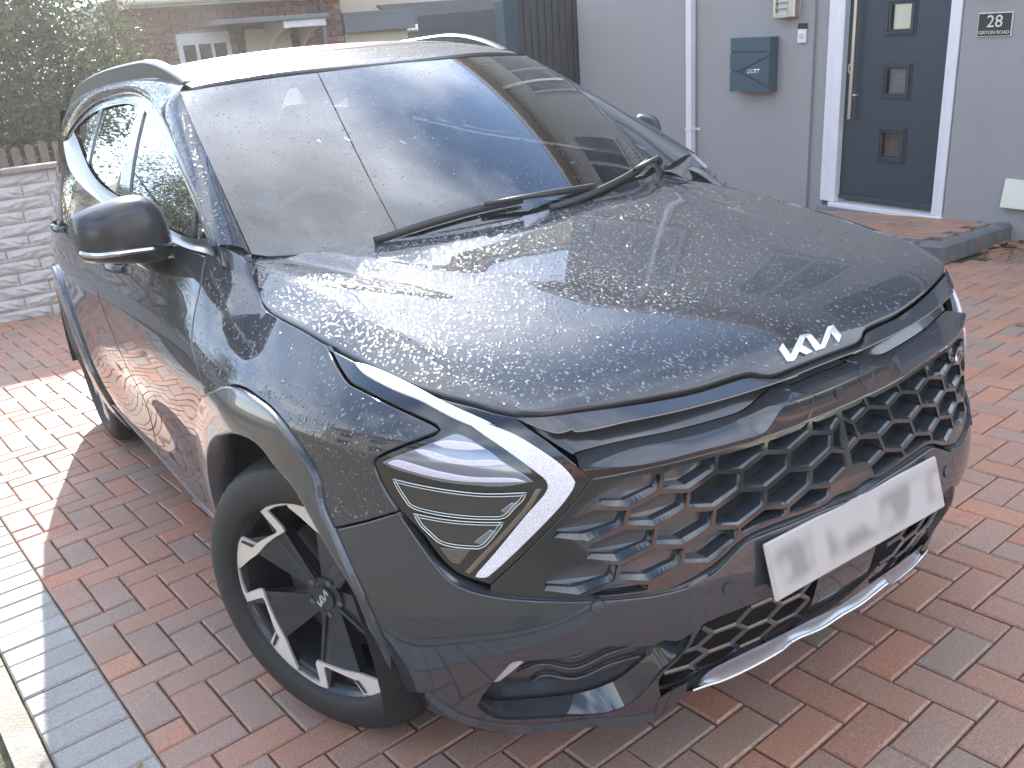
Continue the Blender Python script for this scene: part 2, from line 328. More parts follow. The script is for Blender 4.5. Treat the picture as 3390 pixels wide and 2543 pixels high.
# ---------- roof ----------
_rc = Sp([1.70,1.76,1.85,1.98,2.1,2.5,3.0,3.6,4.1,4.4], [1.494,1.528,1.556,1.588,1.606,1.628,1.632,1.61,1.56,1.50])
def roof(x, y, off=0.0):
    x = np.atleast_1d(np.asarray(x, float)); y = np.atleast_1d(np.asarray(y, float)); x, y = np.broadcast_arrays(x, y)
    z = _rc(y)-.085*x**2-.18*np.abs(x)**4
    return np.stack([x, y, z+off], -1)
# ---------- side glass / pillars: x from y, z (right side: negative x) ----------
def green(y, z, off=0.0):
    y = np.atleast_1d(np.asarray(y, float)); z = np.atleast_1d(np.asarray(z, float)); y, z = np.broadcast_arrays(y, z)
    belt = .800+.045*np.clip((y-1.3)/1.0, -1, 1)-.075*np.clip((y-3.1)/.9, 0, 2)**1.6
    k = (z-1.08)
    x = belt-.30*k-.50*np.clip(k, 0, 2)**2
    return np.stack([-(x+off), y, z], -1)
# outlines of the body parts, in surface coordinates
TR = {
 'hood': [[[-0.6788,1.3342],[-0.7015,1.3027],[-0.73,1.2229],[-0.7545,1.1052],[-0.7707,1.0133],[-0.7687,0.9308],[-0.7591,0.8194],[-0.7507,0.7174],[-0.7392,0.6254],[-0.7171,0.4903],[-0.6948,0.4114],[-0.6543,0.3268],[-0.6365,0.294],[-0.6174,0.2688]],[[-0.6174,0.2688],[-0.5721,0.2429],[-0.5171,0.2245],[-0.43,0.1993],[-0.2971,0.1718],[-0.2237,0.1644],[-0.1773,0.1601],[-0.1633,0.1571],[-0.1492,0.1503],[-0.1301,0.144],[-0.1101,0.142],[-0.0051,0.1406]]],
 'crease': [[[-0.6819,0.8347],[-0.6544,0.5343],[-0.6409,0.3859],[-0.6172,0.2779]]],
 'cowl': [[[-0.6788,1.3342],[-0.5581,1.2287],[-0.4491,1.1619],[-0.3555,1.181],[-0.1505,1.0837],[0.1437,1.1202]]],
 'fender_top': [[[0.2646,1.1411],[0.2146,1.1344],[0.1723,1.1224],[0.1251,1.0912],[0.0652,1.0586],[0.0071,1.0346],[-0.0968,1.0248],[-0.2418,1.0131],[-0.3708,0.9995]]],
 'lampup': [[[-0.3673,0.9993],[-0.4187,0.9832],[-0.4643,0.9688],[-0.5035,0.9577],[-0.5498,0.9516],[-0.5981,0.9437],[-0.6701,0.9294],[-0.7145,0.9175],[-0.7295,0.9121],[-0.7343,0.9081]]],
 'lampmid': [[[-0.7343,0.9081],[-0.7273,0.9027],[-0.7014,0.8936],[-0.6529,0.8757],[-0.6211,0.8611],[-0.6037,0.8504],[-0.6,0.8439]]],
 'lamplow': [[[-0.6004,0.8446],[-0.6052,0.8225],[-0.6211,0.7889],[-0.6426,0.7577]]],
 'seam': [[[-0.6427,0.7577],[-0.5595,0.7269],[-0.4859,0.7033]]],
 'archf': [[[-0.4908,0.7044],[-0.4607,0.742],[-0.4498,0.7877],[-0.3981,0.8426],[-0.3171,0.8865],[-0.2007,0.903],[-0.1272,0.9067],[-0.0556,0.8985],[0.0015,0.871]]],
 'archlow': [[[-0.5857,0.3595],[-0.5792,0.4342],[-0.5689,0.5172],[-0.5448,0.603],[-0.5209,0.6557],[-0.4908,0.7044]]],
 'opening': [[[-0.5422,0.3639],[-0.5468,0.4672],[-0.5396,0.5784],[-0.5119,0.6247],[-0.4599,0.6842],[-0.3797,0.7524],[-0.3065,0.7835],[-0.2419,0.8134],[-0.141,0.8138],[-0.0373,0.7779],[0.0637,0.7001]]],
 'doorgap': [[[0.277,1.1458],[0.3268,1.1294],[0.2924,1.0498],[0.2811,0.9928],[0.2471,0.9437],[0.1895,0.9014],[0.1501,0.8474]]],
 'lampgap': [[[-0.4824,0.988],[-0.6277,0.9681],[-0.7081,0.9555],[-0.8014,0.9396],[-0.8376,0.9307],[-0.8696,0.9244]]],
 'gseam1': [[[-0.8707,0.9219],[-0.8865,0.9116],[-0.9256,0.8826],[-0.9731,0.8373],[-0.9891,0.8213],[-0.9943,0.8113]]],
 'gseam2': [[[-0.9943,0.8113],[-0.98,0.7939],[-0.9414,0.7541],[-0.8707,0.6884],[-0.8028,0.6292]]],
 'lampbot': [[[-0.8028,0.6292],[-0.7706,0.6386],[-0.7439,0.6496],[-0.7214,0.6685],[-0.7031,0.6916],[-0.6808,0.7222],[-0.6569,0.7441],[-0.6426,0.7577]]],
 'drl': [[[-0.492,0.9843],[-0.508,0.9843],[-0.5452,0.9825],[-0.6201,0.973],[-0.685,0.9601],[-0.7234,0.9495],[-0.8055,0.9244],[-0.8366,0.9118]],[[-0.8199,0.9158],[-0.8708,0.8958],[-0.9063,0.8732],[-0.9406,0.8453],[-0.9571,0.8253],[-0.9646,0.8114]],[[-0.9646,0.8114],[-0.9614,0.8025],[-0.9437,0.7798],[-0.8933,0.7303],[-0.8317,0.6734],[-0.8006,0.6473]],[[-0.8006,0.6473],[-0.7907,0.6447],[-0.7773,0.6468]],[[-0.7775,0.6489],[-0.8141,0.6878],[-0.8778,0.7601],[-0.9144,0.7987],[-0.9187,0.8097],[-0.9163,0.8194],[-0.903,0.8336],[-0.8512,0.876],[-0.7948,0.9121]],[[-0.7762,0.9184],[-0.6906,0.9456],[-0.631,0.9558],[-0.5593,0.9673],[-0.5247,0.9735],[-0.4992,0.9804]]],
 'lens': [[[-0.619,0.8469],[-0.6507,0.8617],[-0.6992,0.88],[-0.752,0.8986],[-0.7658,0.902],[-0.7767,0.9],[-0.814,0.8812],[-0.8533,0.8517],[-0.881,0.8318],[-0.8953,0.8186]],[[-0.8953,0.8186],[-0.8443,0.8128],[-0.7901,0.816],[-0.7315,0.8213],[-0.6804,0.8309],[-0.6434,0.8375],[-0.619,0.8469]]],
 'bar1': [[[-0.724,0.8876],[-0.7482,0.8921],[-0.8028,0.8857],[-0.8185,0.8768]],[[-0.8185,0.8768],[-0.7853,0.876],[-0.7482,0.8796],[-0.724,0.8868]]],
 'bar2': [[[-0.6885,0.8751],[-0.7075,0.8769],[-0.775,0.8622],[-0.839,0.8587],[-0.8532,0.8508]],[[-0.8532,0.8508],[-0.8216,0.8492],[-0.7647,0.8536],[-0.7153,0.8638],[-0.6885,0.8743]]],
 'bar3': [[[-0.6322,0.8487],[-0.6502,0.8559],[-0.7258,0.8417],[-0.7917,0.8315],[-0.8641,0.827],[-0.8835,0.8196]],[[-0.8835,0.8196],[-0.8284,0.8214],[-0.7716,0.8237],[-0.7122,0.8312],[-0.6598,0.8411],[-0.632,0.8473]]],
 'mod1': [[[-0.6394,0.8196],[-0.6886,0.8136],[-0.7499,0.8071],[-0.8076,0.8022],[-0.8636,0.8017],[-0.8819,0.8016]],[[-0.8819,0.8016],[-0.8762,0.7902],[-0.861,0.7761],[-0.8444,0.7595],[-0.8308,0.7546]],[[-0.8308,0.7546],[-0.783,0.7554],[-0.7234,0.7596],[-0.6775,0.7668],[-0.665,0.7727]],[[-0.665,0.7727],[-0.6485,0.7987],[-0.6394,0.8196]]],
 'mod2': [[[-0.673,0.7577],[-0.7429,0.7512],[-0.8016,0.7491],[-0.8386,0.749]],[[-0.8386,0.749],[-0.8308,0.7382],[-0.8177,0.7218],[-0.8004,0.7042],[-0.7883,0.6989]],[[-0.7883,0.6989],[-0.747,0.7006],[-0.7251,0.7044],[-0.7133,0.7097]],[[-0.7133,0.7097],[-0.6981,0.7238],[-0.6847,0.7368],[-0.673,0.7577]]],
 'ref1': [[[-0.8554,0.7843],[-0.8689,0.7807]],[[-0.8689,0.7807],[-0.8474,0.7614]],[[-0.8474,0.7614],[-0.8338,0.7689]],[[-0.8338,0.7689],[-0.8554,0.7843]]],
 'ref2': [[[-0.8124,0.7342],[-0.8252,0.73]],[[-0.8252,0.73],[-0.7975,0.7042]],[[-0.7975,0.7042],[-0.7807,0.71]],[[-0.7807,0.71],[-0.8124,0.7342]]],
 'amber': [[[-0.7161,0.6967],[-0.7732,0.6951]],[[-0.7732,0.6951],[-0.7507,0.6681]],[[-0.7507,0.6681],[-0.7357,0.6694]],[[-0.7357,0.6694],[-0.7161,0.6966]]],
 'trimbar': [[[-0.9077,0.8052],[-0.8845,0.7718],[-0.7679,0.651]],[[-0.7679,0.651],[-0.7592,0.6533]],[[-0.7592,0.6533],[-0.8776,0.7762],[-0.8986,0.805]],[[-0.8986,0.805],[-0.9077,0.8052]]],
 'L1': [[[-0.933,0.8819],[-0.9303,0.8887],[-0.9432,0.8896],[-0.9712,0.8914],[-0.9708,0.8887],[-1.0705,0.8869],[-1.1821,0.8822],[-1.2924,0.8787],[-1.394,0.8771],[-1.48,0.8758],[-1.4427,0.8764],[-1.5252,0.8789]]],
 'L2': [[[-0.9672,0.8417],[-1.0077,0.847],[-1.0706,0.8477],[-1.1614,0.8426],[-1.2646,0.8383],[-1.3364,0.8381],[-1.3796,0.8478],[-1.4225,0.8579],[-1.4734,0.8588],[-1.5628,0.8516],[-1.4656,0.8536],[-1.5519,0.8559]]],
 'L3': [[[-1.0171,0.8222],[-1.0776,0.8195],[-1.1858,0.8152],[-1.2839,0.8089],[-1.3488,0.808],[-1.3714,0.8179],[-1.3966,0.8332],[-1.4172,0.84],[-1.5028,0.8385],[-1.44,0.8392],[-1.518,0.8398]]],
 'L4': [[[-0.9942,0.8083],[-1.0385,0.8083],[-1.089,0.8069],[-1.1885,0.8023],[-1.3153,0.7957],[-1.4005,0.794],[-1.4981,0.7948],[-1.4609,0.7957],[-1.5126,0.795]]],
 'L5': [[[-0.6895,0.6744],[-0.7091,0.6511],[-0.7329,0.632],[-0.761,0.6199],[-0.801,0.6107],[-0.8599,0.6028],[-0.9179,0.5968],[-0.9979,0.5882],[-1.046,0.5852],[-1.1111,0.5828],[-1.2092,0.6065],[-1.2538,0.6268],[-1.2863,0.636],[-1.3582,0.6378],[-1.4847,0.6327],[-1.5165,0.6396],[-1.6238,0.6333],[-1.6654,0.6352]]],
 'L6': [[[-0.7089,0.6601],[-0.7314,0.6392],[-0.7601,0.6245],[-0.8076,0.6126],[-0.873,0.6043],[-0.965,0.5939],[-1.0402,0.5862],[-1.1017,0.5813],[-1.1459,0.5821],[-1.1891,0.5883],[-1.2365,0.6113],[-1.2752,0.6288],[-1.3138,0.6309],[-1.3871,0.6299],[-1.4771,0.6283],[-1.5763,0.6206],[-1.6365,0.6276]]],
 'fogtop': [[[-0.75,0.3857],[-0.7729,0.4193],[-0.8035,0.4582],[-0.8222,0.4801],[-0.85,0.4855],[-0.915,0.4897],[-0.9956,0.5024],[-1.0533,0.4891],[-1.0815,0.4886],[-1.0963,0.4915],[-1.1218,0.481],[-1.1541,0.4925],[-1.1747,0.4955]]],
 'fogin': [[[-0.7276,0.3389],[-0.7522,0.3242],[-0.8353,0.3286],[-0.9491,0.3344],[-0.9954,0.3484],[-1.0185,0.3605],[-1.0632,0.4038],[-1.1102,0.4498],[-1.1461,0.4415],[-1.1818,0.4536]]],
 'fogout': [[[-0.7328,0.3529],[-0.747,0.3275],[-0.7698,0.3114],[-0.8164,0.3072],[-0.9017,0.3054],[-0.9664,0.2989],[-1.0111,0.3012],[-1.0513,0.3283],[-1.0981,0.4024],[-1.1233,0.4263],[-1.148,0.4599],[-1.1747,0.4944]]],
 'fogled': [[[-0.7646,0.4],[-0.7968,0.4392],[-0.8166,0.4618]],[[-0.8166,0.4618],[-0.845,0.4631]],[[-0.845,0.4631],[-0.8215,0.4397],[-0.7869,0.4054]],[[-0.7869,0.4054],[-0.7646,0.4]]],
 'lip': [[[-0.6411,0.3695],[-0.6781,0.3238],[-0.7263,0.2913],[-0.8114,0.2752],[-0.8983,0.2717],[-0.9648,0.2698],[-1.0335,0.2516],[-1.0872,0.2476],[-1.1251,0.2667],[-1.1708,0.3031]]],
 'lgtop': [[[-1.1747,0.4944],[-1.2153,0.4979],[-1.3246,0.4968],[-1.424,0.4943],[-1.6005,0.4941],[-1.7388,0.4939]]],
 'lgside': [[[-1.0872,0.2476],[-1.1025,0.291],[-1.0934,0.3834],[-1.1236,0.4215],[-1.1483,0.4515],[-1.1747,0.4944]]],
 'skidtop': [[[-1.1761,0.3062],[-1.2003,0.3509],[-1.2785,0.3688],[-1.4592,0.3727],[-1.6319,0.3611],[-1.713,0.3718],[-1.7922,0.382],[-1.8607,0.3928]]],
 'skidbot': [[[-1.1627,0.3209],[-1.2001,0.3212],[-1.2281,0.3174],[-1.3855,0.3355],[-1.4081,0.349],[-1.5008,0.3357],[-1.6218,0.3409],[-1.6931,0.3413],[-1.7036,0.3507],[-1.7464,0.3562],[-1.7816,0.3488],[-1.8266,0.3563]]],
 'hex': [[[-1.1744,0.7389]],[[-1.2961,0.7391]],[[-1.4155,0.7398]],[[-1.2181,0.7013]],[[-1.3425,0.7045]],[[-1.0489,0.7438]],[[-1.0932,0.7003]],[[-1.1364,0.6549]],[[-1.2687,0.6543]],[[-1.398,0.6608]],[[-1.132,0.7745]],[[-1.251,0.7717]],[[-1.3714,0.7715]],[[-1.1252,0.752]],[[-1.2404,0.7532]],[[-1.2308,0.7693]],[[-1.1336,0.6685]],[[-1.0912,0.6788]]],
 'sens': [[[-0.9826,0.5802]],[[-1.2275,0.5547]]],
 'washer': [[[-1.1458,0.5806],[-1.1499,0.5525]],[[-1.1499,0.5525],[-1.1896,0.5548]],[[-1.1896,0.5548],[-1.1875,0.5888]]],
 'handle_f': [[[1.162,1.0296],[0.9698,1.0485],[0.9538,1.0224],[1.1019,1.0065],[1.1666,1.0143]]],
 'handle_r': [[[3.1723,0.9766],[3.3087,0.9906],[3.4148,0.9394],[3.3743,0.9048]]],
 'kia': [[[-0.0769,0.1749],[-0.0586,0.1815],[-0.0617,0.1606],[-0.0072,0.183],[0.0012,0.1836],[0.0196,0.1809],[0.0196,0.1767],[0.0202,0.1569],[0.0728,0.1815],[0.0783,0.1828],[0.0899,0.1813],[0.0884,0.1615],[0.0691,0.1528],[0.0691,0.1704],[0.0274,0.1526],[0.0012,0.1527],[0.004,0.1786],[-0.0206,0.1668],[-0.007,0.1533],[-0.0264,0.1528],[-0.0373,0.1603],[-0.0578,0.1527],[-0.0652,0.1516],[-0.0777,0.1535],[-0.0786,0.1539]]],
 'screen_out': [[[-0.6904,-0.0181],[-0.6869,0.0701],[-0.6684,0.4275],[-0.6498,0.6994],[-0.6269,0.9302],[-0.6169,0.9999]],[[-0.5771,0.9867],[-0.4083,0.9375],[-0.204,0.9018],[0.1523,0.9183],[0.2562,0.9527],[0.5402,1.0075]]],
 'screen_glass': [[[-0.6453,0.0885],[-0.6259,0.3258],[-0.5974,0.6702],[-0.5779,0.9219]]],
 'screen_bottom': [[[-0.6453,0.0885],[-0.6344,0.0631],[-0.5396,0.0791],[-0.4201,0.0939],[-0.3196,0.1356],[-0.0465,0.1299],[0.2526,0.1302]]],
 'door_line': [[[1.2391,1.1444],[1.4313,1.2392],[1.6698,1.3394],[1.9286,1.4246],[2.1576,1.484],[2.4822,1.5289],[3.0343,1.5326],[3.2557,1.5037],[3.3586,1.4443],[3.2682,1.3586]]],
 'gl_front': [[[1.2587,1.1502],[1.4673,1.2531],[1.6841,1.3393],[1.939,1.4205],[2.1335,1.4695],[2.4542,1.517]],[[2.4543,1.517],[2.2373,1.364],[2.0963,1.2133]],[[2.0963,1.2133],[1.6996,1.1561],[1.435,1.1344],[1.2579,1.1484]]],
 'wip1': [[[-0.3813,0.0064],[-0.3018,0.0396],[-0.2267,0.0582],[-0.1285,0.0737],[-0.049,0.0747]]],
 'wip2': [[[0.0932,0.0184],[0.2046,0.0253],[0.3256,0.0367],[0.511,0.0521]]],
 'sticker': [[[0.6568,0.1779],[0.7268,0.0797],[0.6828,0.082],[0.648,0.1469]]],
 'suction': [[[-0.5944,0.2411],[-0.6183,0.2469],[-0.5703,0.2352]]],
 'mirror_stalk': [[[1.57,1.1319],[1.435,1.1344]]],
 'indic': [[[1.656,1.0508]]]}
# ---------- helpers ----------
def link(o, parent=None):
    COL.objects.link(o)
    if parent is not None: o.parent = parent
    return o
def thing(name, label, cat, loc=(0,0,0), rot=(0,0,0), group=None):
    o = bpy.data.objects.new(name, None); o.empty_display_size = .1; COL.objects.link(o); o.location = loc; o.rotation_euler = rot
    return tag(o, label, cat, group)
def tag(o, label=None, cat=None, group=None, kind=None):
    if label: o['label'] = label
    if cat: o['category'] = cat
    if group: o['group'] = group
    if kind: o['kind'] = kind
    return o
def mesh(name, V, F, m, parent=None, smooth=False, normals=None):
    me = bpy.data.meshes.new(name); me.from_pydata([tuple(map(float, v)) for v in V], [], [tuple(map(int, f)) for f in F])
    if m is not None: me.materials.append(m)
    if smooth: me.polygons.foreach_set('use_smooth', [True]*len(me.polygons))
    me.update()
    if normals is not None:
        me.normals_split_custom_set_from_vertices([tuple(map(float, n)) for n in normals])
    return link(bpy.data.objects.new(name, me), parent)
class MB:
    """collects shapes, then links them as one mesh"""
    def __init__(s): s.v = []; s.f = []
    def add(s, V, F):
        b = len(s.v); s.v += [tuple(v) for v in V]; s.f += [tuple(i+b for i in f) for f in F]; return s
    def box(s, x0, x1, y0, y1, z0, z1, bev=0.0):
        x0, x1 = min(x0,x1), max(x0,x1); y0, y1 = min(y0,y1), max(y0,y1); z0, z1 = min(z0,z1), max(z0,z1)
        if bev <= 0:
            V = [(x,y,z) for x in (x0,x1) for y in (y0,y1) for z in (z0,z1)]
            return s.add(V, [(0,1,3,2),(4,6,7,5),(0,4,5,1),(2,3,7,6),(0,2,6,4),(1,5,7,3)])
        bm = bmesh.new(); bmesh.ops.create_cube(bm, size=1)
        for v in bm.verts: v.co = Vector(((x0+x1)/2+v.co.x*(x1-x0), (y0+y1)/2+v.co.y*(y1-y0), (z0+z1)/2+v.co.z*(z1-z0)))
        bmesh.ops.bevel(bm, geom=list(bm.edges), offset=bev, segments=1, affect='EDGES')
        bm.verts.ensure_lookup_table(); s.add([v.co[:] for v in bm.verts], [[v.index for v in f.verts] for f in bm.faces]); bm.free(); return s
    def prism(s, P, d):
        """P: 3-D polygon, d: extrusion vector"""
        n = len(P); P = [Vector(p) for p in P]; Q = [p+Vector(d) for p in P]
        return s.add([p[:] for p in P]+[q[:] for q in Q], [tuple(range(n))[::-1], tuple(range(n, 2*n))]+[(i, (i+1) % n, n+(i+1) % n, n+i) for i in range(n)])
    def tube(s, P, r, n=8, closed=False, flat=1.0, up=(0,0,1)):
        P = [Vector(p) for p in P]; m = len(P); R = r if hasattr(r, '__len__') else [r]*m; V = []; F = []
        for i, p in enumerate(P):
            a = P[i-1] if (i or closed) else P[0]; b = P[(i+1) % m] if (i < m-1 or closed) else P[-1]
            t = (b-a).normalized(); u = Vector(up).cross(t)
            if u.length < 1e-3: u = Vector((1,0,0)).cross(t)
            u.normalize(); w = t.cross(u)
            V += [(p+u*math.cos(k*2*math.pi/n)*R[i]+w*math.sin(k*2*math.pi/n)*R[i]*flat)[:] for k in range(n)]
        for i in range(m if closed else m-1):
            j = (i+1) % m
            F += [(i*n+k, i*n+(k+1) % n, j*n+(k+1) % n, j*n+k) for k in range(n)]
        if not closed: F += [tuple(range(n))[::-1], tuple(range((m-1)*n, m*n))]
        return s.add(V, F)
    def cyl(s, a, b, r, n=16, r2=None): return s.tube([a, b], [r, r if r2 is None else r2], n)
    def grid(s, G):
        """G: rows of points"""
        a = len(G); b = len(G[0]); return s.add([p for r in G for p in r], [(i*b+j, i*b+j+1, (i+1)*b+j+1, (i+1)*b+j) for i in range(a-1) for j in range(b-1)])
    def build(s, name, m, parent=None, smooth=False, angle=None):
        o = mesh(name, s.v, s.f, m, parent, smooth)
        if angle:
            me = o.data; me.polygons.foreach_set('use_smooth', [True]*len(me.polygons))
            bm = bmesh.new(); bm.from_mesh(me)
            for e in bm.edges:
                if len(e.link_faces) == 2 and e.calc_face_angle(0) > math.radians(angle): e.smooth = False
            bm.to_mesh(me); bm.free()
        return o
def CR(P, n=8, closed=False):
    """Catmull-Rom through the points (any dimension)"""
    P = np.asarray(P, float); m = len(P)
    if m < 3 and not closed: return np.array([P[0]+(P[-1]-P[0])*t for t in np.linspace(0, 1, n+1)])
    out = []
    for i in range(m if closed else m-1):
        p0 = P[i-1] if (i or closed) else 2*P[0]-P[1]; p1 = P[i]; p2 = P[(i+1) % m]
        p3 = P[(i+2) % m] if (i < m-2 or closed) else 2*P[-1]-P[-2]
        d = [max(np.linalg.norm(b-a)**.5, 1e-5) for a, b in ((p0,p1),(p1,p2),(p2,p3))]
        m1 = (p2-p1)+d[1]*((p1-p0)/d[0]-(p2-p0)/(d[0]+d[1])); m2 = (p2-p1)+d[1]*((p3-p2)/d[2]-(p3-p1)/(d[1]+d[2]))
        for k in range(n):
            t = k/n; out.append((2*t**3-3*t**2+1)*p1+(t**3-2*t**2+t)*m1+(-2*t**3+3*t**2)*p2+(t**3-t**2)*m2)
    if not closed: out.append(P[-1])
    return np.array(out)
def resample(P, ds, closed=False):
    P = np.asarray(P, float)
    if closed: P = np.vstack([P, P[:1]])
    L = np.concatenate([[0], np.cumsum(np.linalg.norm(np.diff(P, axis=0), axis=1))]); n = max(1, int(round(L[-1]/ds)))
    t = np.linspace(0, L[-1], n+1)
    Q = np.stack([np.interp(t, L, P[:, k]) for k in range(P.shape[1])], 1)
    return Q[:-1] if closed else Q
def loop(*segs, ds=.012):
    """each segment a smooth curve in surface coordinates, corners between; the loop closes itself"""
    out = []
    for i, s in enumerate(segs):
        s = [tuple(p[:2]) for p in s]
        q = resample(CR(s, 8) if len(s) > 2 else np.array(s, float), ds)
        out += [tuple(p) for p in q]
    r = []
    for p in out:
        if not r or math.dist(p, r[-1]) > ds*.3: r.append(p)
    while len(r) > 2 and math.dist(r[0], r[-1]) < ds*.3: r.pop()
    r = np.array(r)
    A = .5*np.sum(r[:, 0]*np.roll(r[:, 1], -1)-np.roll(r[:, 0], -1)*r[:, 1])
    return r if A > 0 else r[::-1]
def rev(s): return list(s)[::-1]
def shrink(P, d):
    a = P-np.roll(P, 1, 0); b = np.roll(P, -1, 0)-P
    na = np.stack([-a[:, 1], a[:, 0]], 1); nb = np.stack([-b[:, 1], b[:, 0]], 1)
    na /= np.linalg.norm(na, axis=1)[:, None]+1e-12; nb /= np.linalg.norm(nb, axis=1)[:, None]+1e-12
    n = na+nb; l = np.linalg.norm(n, axis=1); n = n/np.maximum(l, .6)[:, None]
    return P+n*d
def inside(P, Q):
    """which of the points Q lie in polygon P"""
    x, y = Q[:, 0], Q[:, 1]; c = np.zeros(len(Q), bool); n = len(P)
    for i in range(n):
        x0, y0 = P[i-1]; x1, y1 = P[i]
        if y0 == y1: continue
        m = ((y0 > y) != (y1 > y)) & (x < (x1-x0)*(y-y0)/(y1-y0)+x0); c ^= m
    return c
def fnormal(fn, uv, flip=False):
    h = 2e-3; u, v = uv[:, 0], uv[:, 1]
    a = fn(u+h, v)-fn(u-h, v); b = fn(u, v+h)-fn(u, v-h); n = np.cross(a, b); n /= np.linalg.norm(n, axis=1)[:, None]+1e-12
    return n*(1 if np.sum(n*(fn(u, v)-np.array([0, 2.2, .5]))) > 0 else -1)      # outward
def panel_data(fn, P, off=0.0, depth=.014, sp=.03, gap=.0022, holes=(), edge=.0022, flip=False):
    P = shrink(P, gap) if gap else P
    rings = [P]+[shrink(h[::-1], gap)[::-1] if gap else h for h in holes]
    inn = [shrink(P, edge)]+[shrink(h[::-1], edge)[::-1] for h in rings[1:]]
    lo, hi = P.min(0), P.max(0); G = np.array([(a, b) for a in np.arange(lo[0], hi[0], sp) for b in np.arange(lo[1], hi[1], sp)])
    if len(G):
        k = inside(shrink(inn[0], sp*.45), G)
        for h in inn[1:]: k &= ~inside(shrink(h[::-1], sp*.45)[::-1] if len(h) > 3 else h, G)
        G = G[k]
    pts = []; edges = []
    for r in inn:
        b = len(pts); pts += [Vector(p) for p in r]; edges += [(b+i, b+(i+1) % len(r)) for i in range(len(r))]
    nb = len(pts); pts += [Vector(g) for g in G]
    vc, ec, fc, ov, oe, of = geometry.delaunay_2d_cdt(pts, edges, [], 0, 1e-6)
    UV = np.array([v[:] for v in vc]); cen = np.array([UV[list(f)].mean(0) for f in fc])
    k = inside(inn[0], cen)
    for h in inn[1:]: k &= ~inside(h, cen)
    F = [tuple(f) for f, q in zip(fc, k) if q]
    V = fn(UV[:, 0], UV[:, 1]); Nn = fnormal(fn, UV, flip); V = V+Nn*off; N_ = [n for n in Nn]; V = [v for v in V]
    a, b, c = (np.array(V[i]) for i in F[0])
    if np.dot(np.cross(b-a, c-a), Nn[F[0][0]]) < 0: F = [f[::-1] for f in F]
    for r, q in zip(rings, inn):
        # q (inner, full height) -> r (edge, 1.2 mm lower) -> r (depth): a rounded-over edge
        n = fnormal(fn, r, flip); p = fn(r[:, 0], r[:, 1]); pq = fn(q[:, 0], q[:, 1])
        o = p-pq; o -= n*np.sum(o*n, 1)[:, None]; o /= np.linalg.norm(o, axis=1)[:, None]+1e-12
        base = len(V); m = len(r)
        V += list(pq+n*off); N_ += list(n)
        V += list(p+n*(off-.0012)); e = n*.6+o*.8; N_ += list(e/np.linalg.norm(e, axis=1)[:, None])
        V += list(p+n*(off-depth)); N_ += list(o)
        for i in range(m):
            j = (i+1) % m
            for s in (0, m):
                f = (base+s+i, base+s+j, base+s+m+j, base+s+m+i)
                A, B, Cc = (np.array(V[t]) for t in f[:3])
                if np.dot(np.cross(B-A, Cc-A), N_[f[0]]+N_[f[2]]) < 0: f = f[::-1]
                F.append(f)
    return np.array(V), F, np.array(N_)
def mirrored(d):
    V, F, n = d; s = np.array([-1, 1, 1]); return V*s, [f[::-1] for f in F], n*s
def joined(a, b):
    a, b = [(q[0].copy(), q[1], q[2].copy()) for q in (a, b)]
    for q in (a, b):                       # close the halves on the centre line
        k = np.abs(q[0][:, 0]) < .0065; q[0][k, 0] = 0; q[2][k, 0] = 0; q[2][k] /= np.linalg.norm(q[2][k], axis=1)[:, None]+1e-9
    return np.vstack([a[0], b[0]]), a[1]+[tuple(i+len(a[0]) for i in f) for f in b[1]], np.vstack([a[2], b[2]])
def put(name, d, m, parent): return mesh(name, d[0], d[1], m, parent, True, d[2])
def pair(name, d, m, parent, parent2=None):
    return put(name, d, m, parent), put(name, mirrored(d), m, parent2 if parent2 is not None else parent)
def curve3(fn, uv, off=0.0, n=6):
    q = CR(uv, n) if len(uv) > 2 else np.array(uv, float); nn = fnormal(fn, q); P = fn(q[:, 0], q[:, 1])
    return P
def strip_data(A, B, rows=4, bulge=0.0, n=60):
    """ruled band between two 3-D curves, resampled by length"""
    def rs(P):
        P = np.asarray(P, float); L = np.concatenate([[0], np.cumsum(np.linalg.norm(np.diff(P, axis=0), axis=1))]); t = np.linspace(0, L[-1], n)
        return np.stack([np.interp(t, L, P[:, k]) for k in range(3)], 1)
    A = rs(A); B = rs(B); G = []
    for r in range(rows+1):
        t = r/rows; P = A*(1-t)+B*t
        if bulge:
            tt = np.gradient(P, axis=0); nn = np.cross(tt, B-A); nn /= np.linalg.norm(nn, axis=1)[:, None]+1e-9
            P = P+nn*bulge*4*t*(1-t)
        G.append(P)
    G = np.array(G); nr, nc = G.shape[:2]
    du = np.gradient(G, axis=1); dv = np.gradient(G, axis=0); nn = np.cross(du, dv); nn /= np.linalg.norm(nn, axis=2)[..., None]+1e-12
    F = [(i*nc+j, i*nc+j+1, (i+1)*nc+j+1, (i+1)*nc+j) for i in range(nr-1) for j in range(nc-1)]
    return G.reshape(-1, 3), F, nn.reshape(-1, 3)
def face(d, towards):
    """make the band look along `towards`"""
    V, F, n = d
    if np.dot(n.mean(0), np.array(towards)) < 0: return V, [f[::-1] for f in F], -n
    a, b, c = (V[i] for i in F[len(F)//2][:3])
    if np.dot(np.cross(b-a, c-a), n[F[len(F)//2][0]]) < 0: return V, [f[::-1] for f in F], n
    return d
def arc(ct, cz, r, a0, a1, n=14):
    return [(ct+r*math.cos(math.radians(a)), cz+r*math.sin(math.radians(a))) for a in np.linspace(a0, a1, n)]
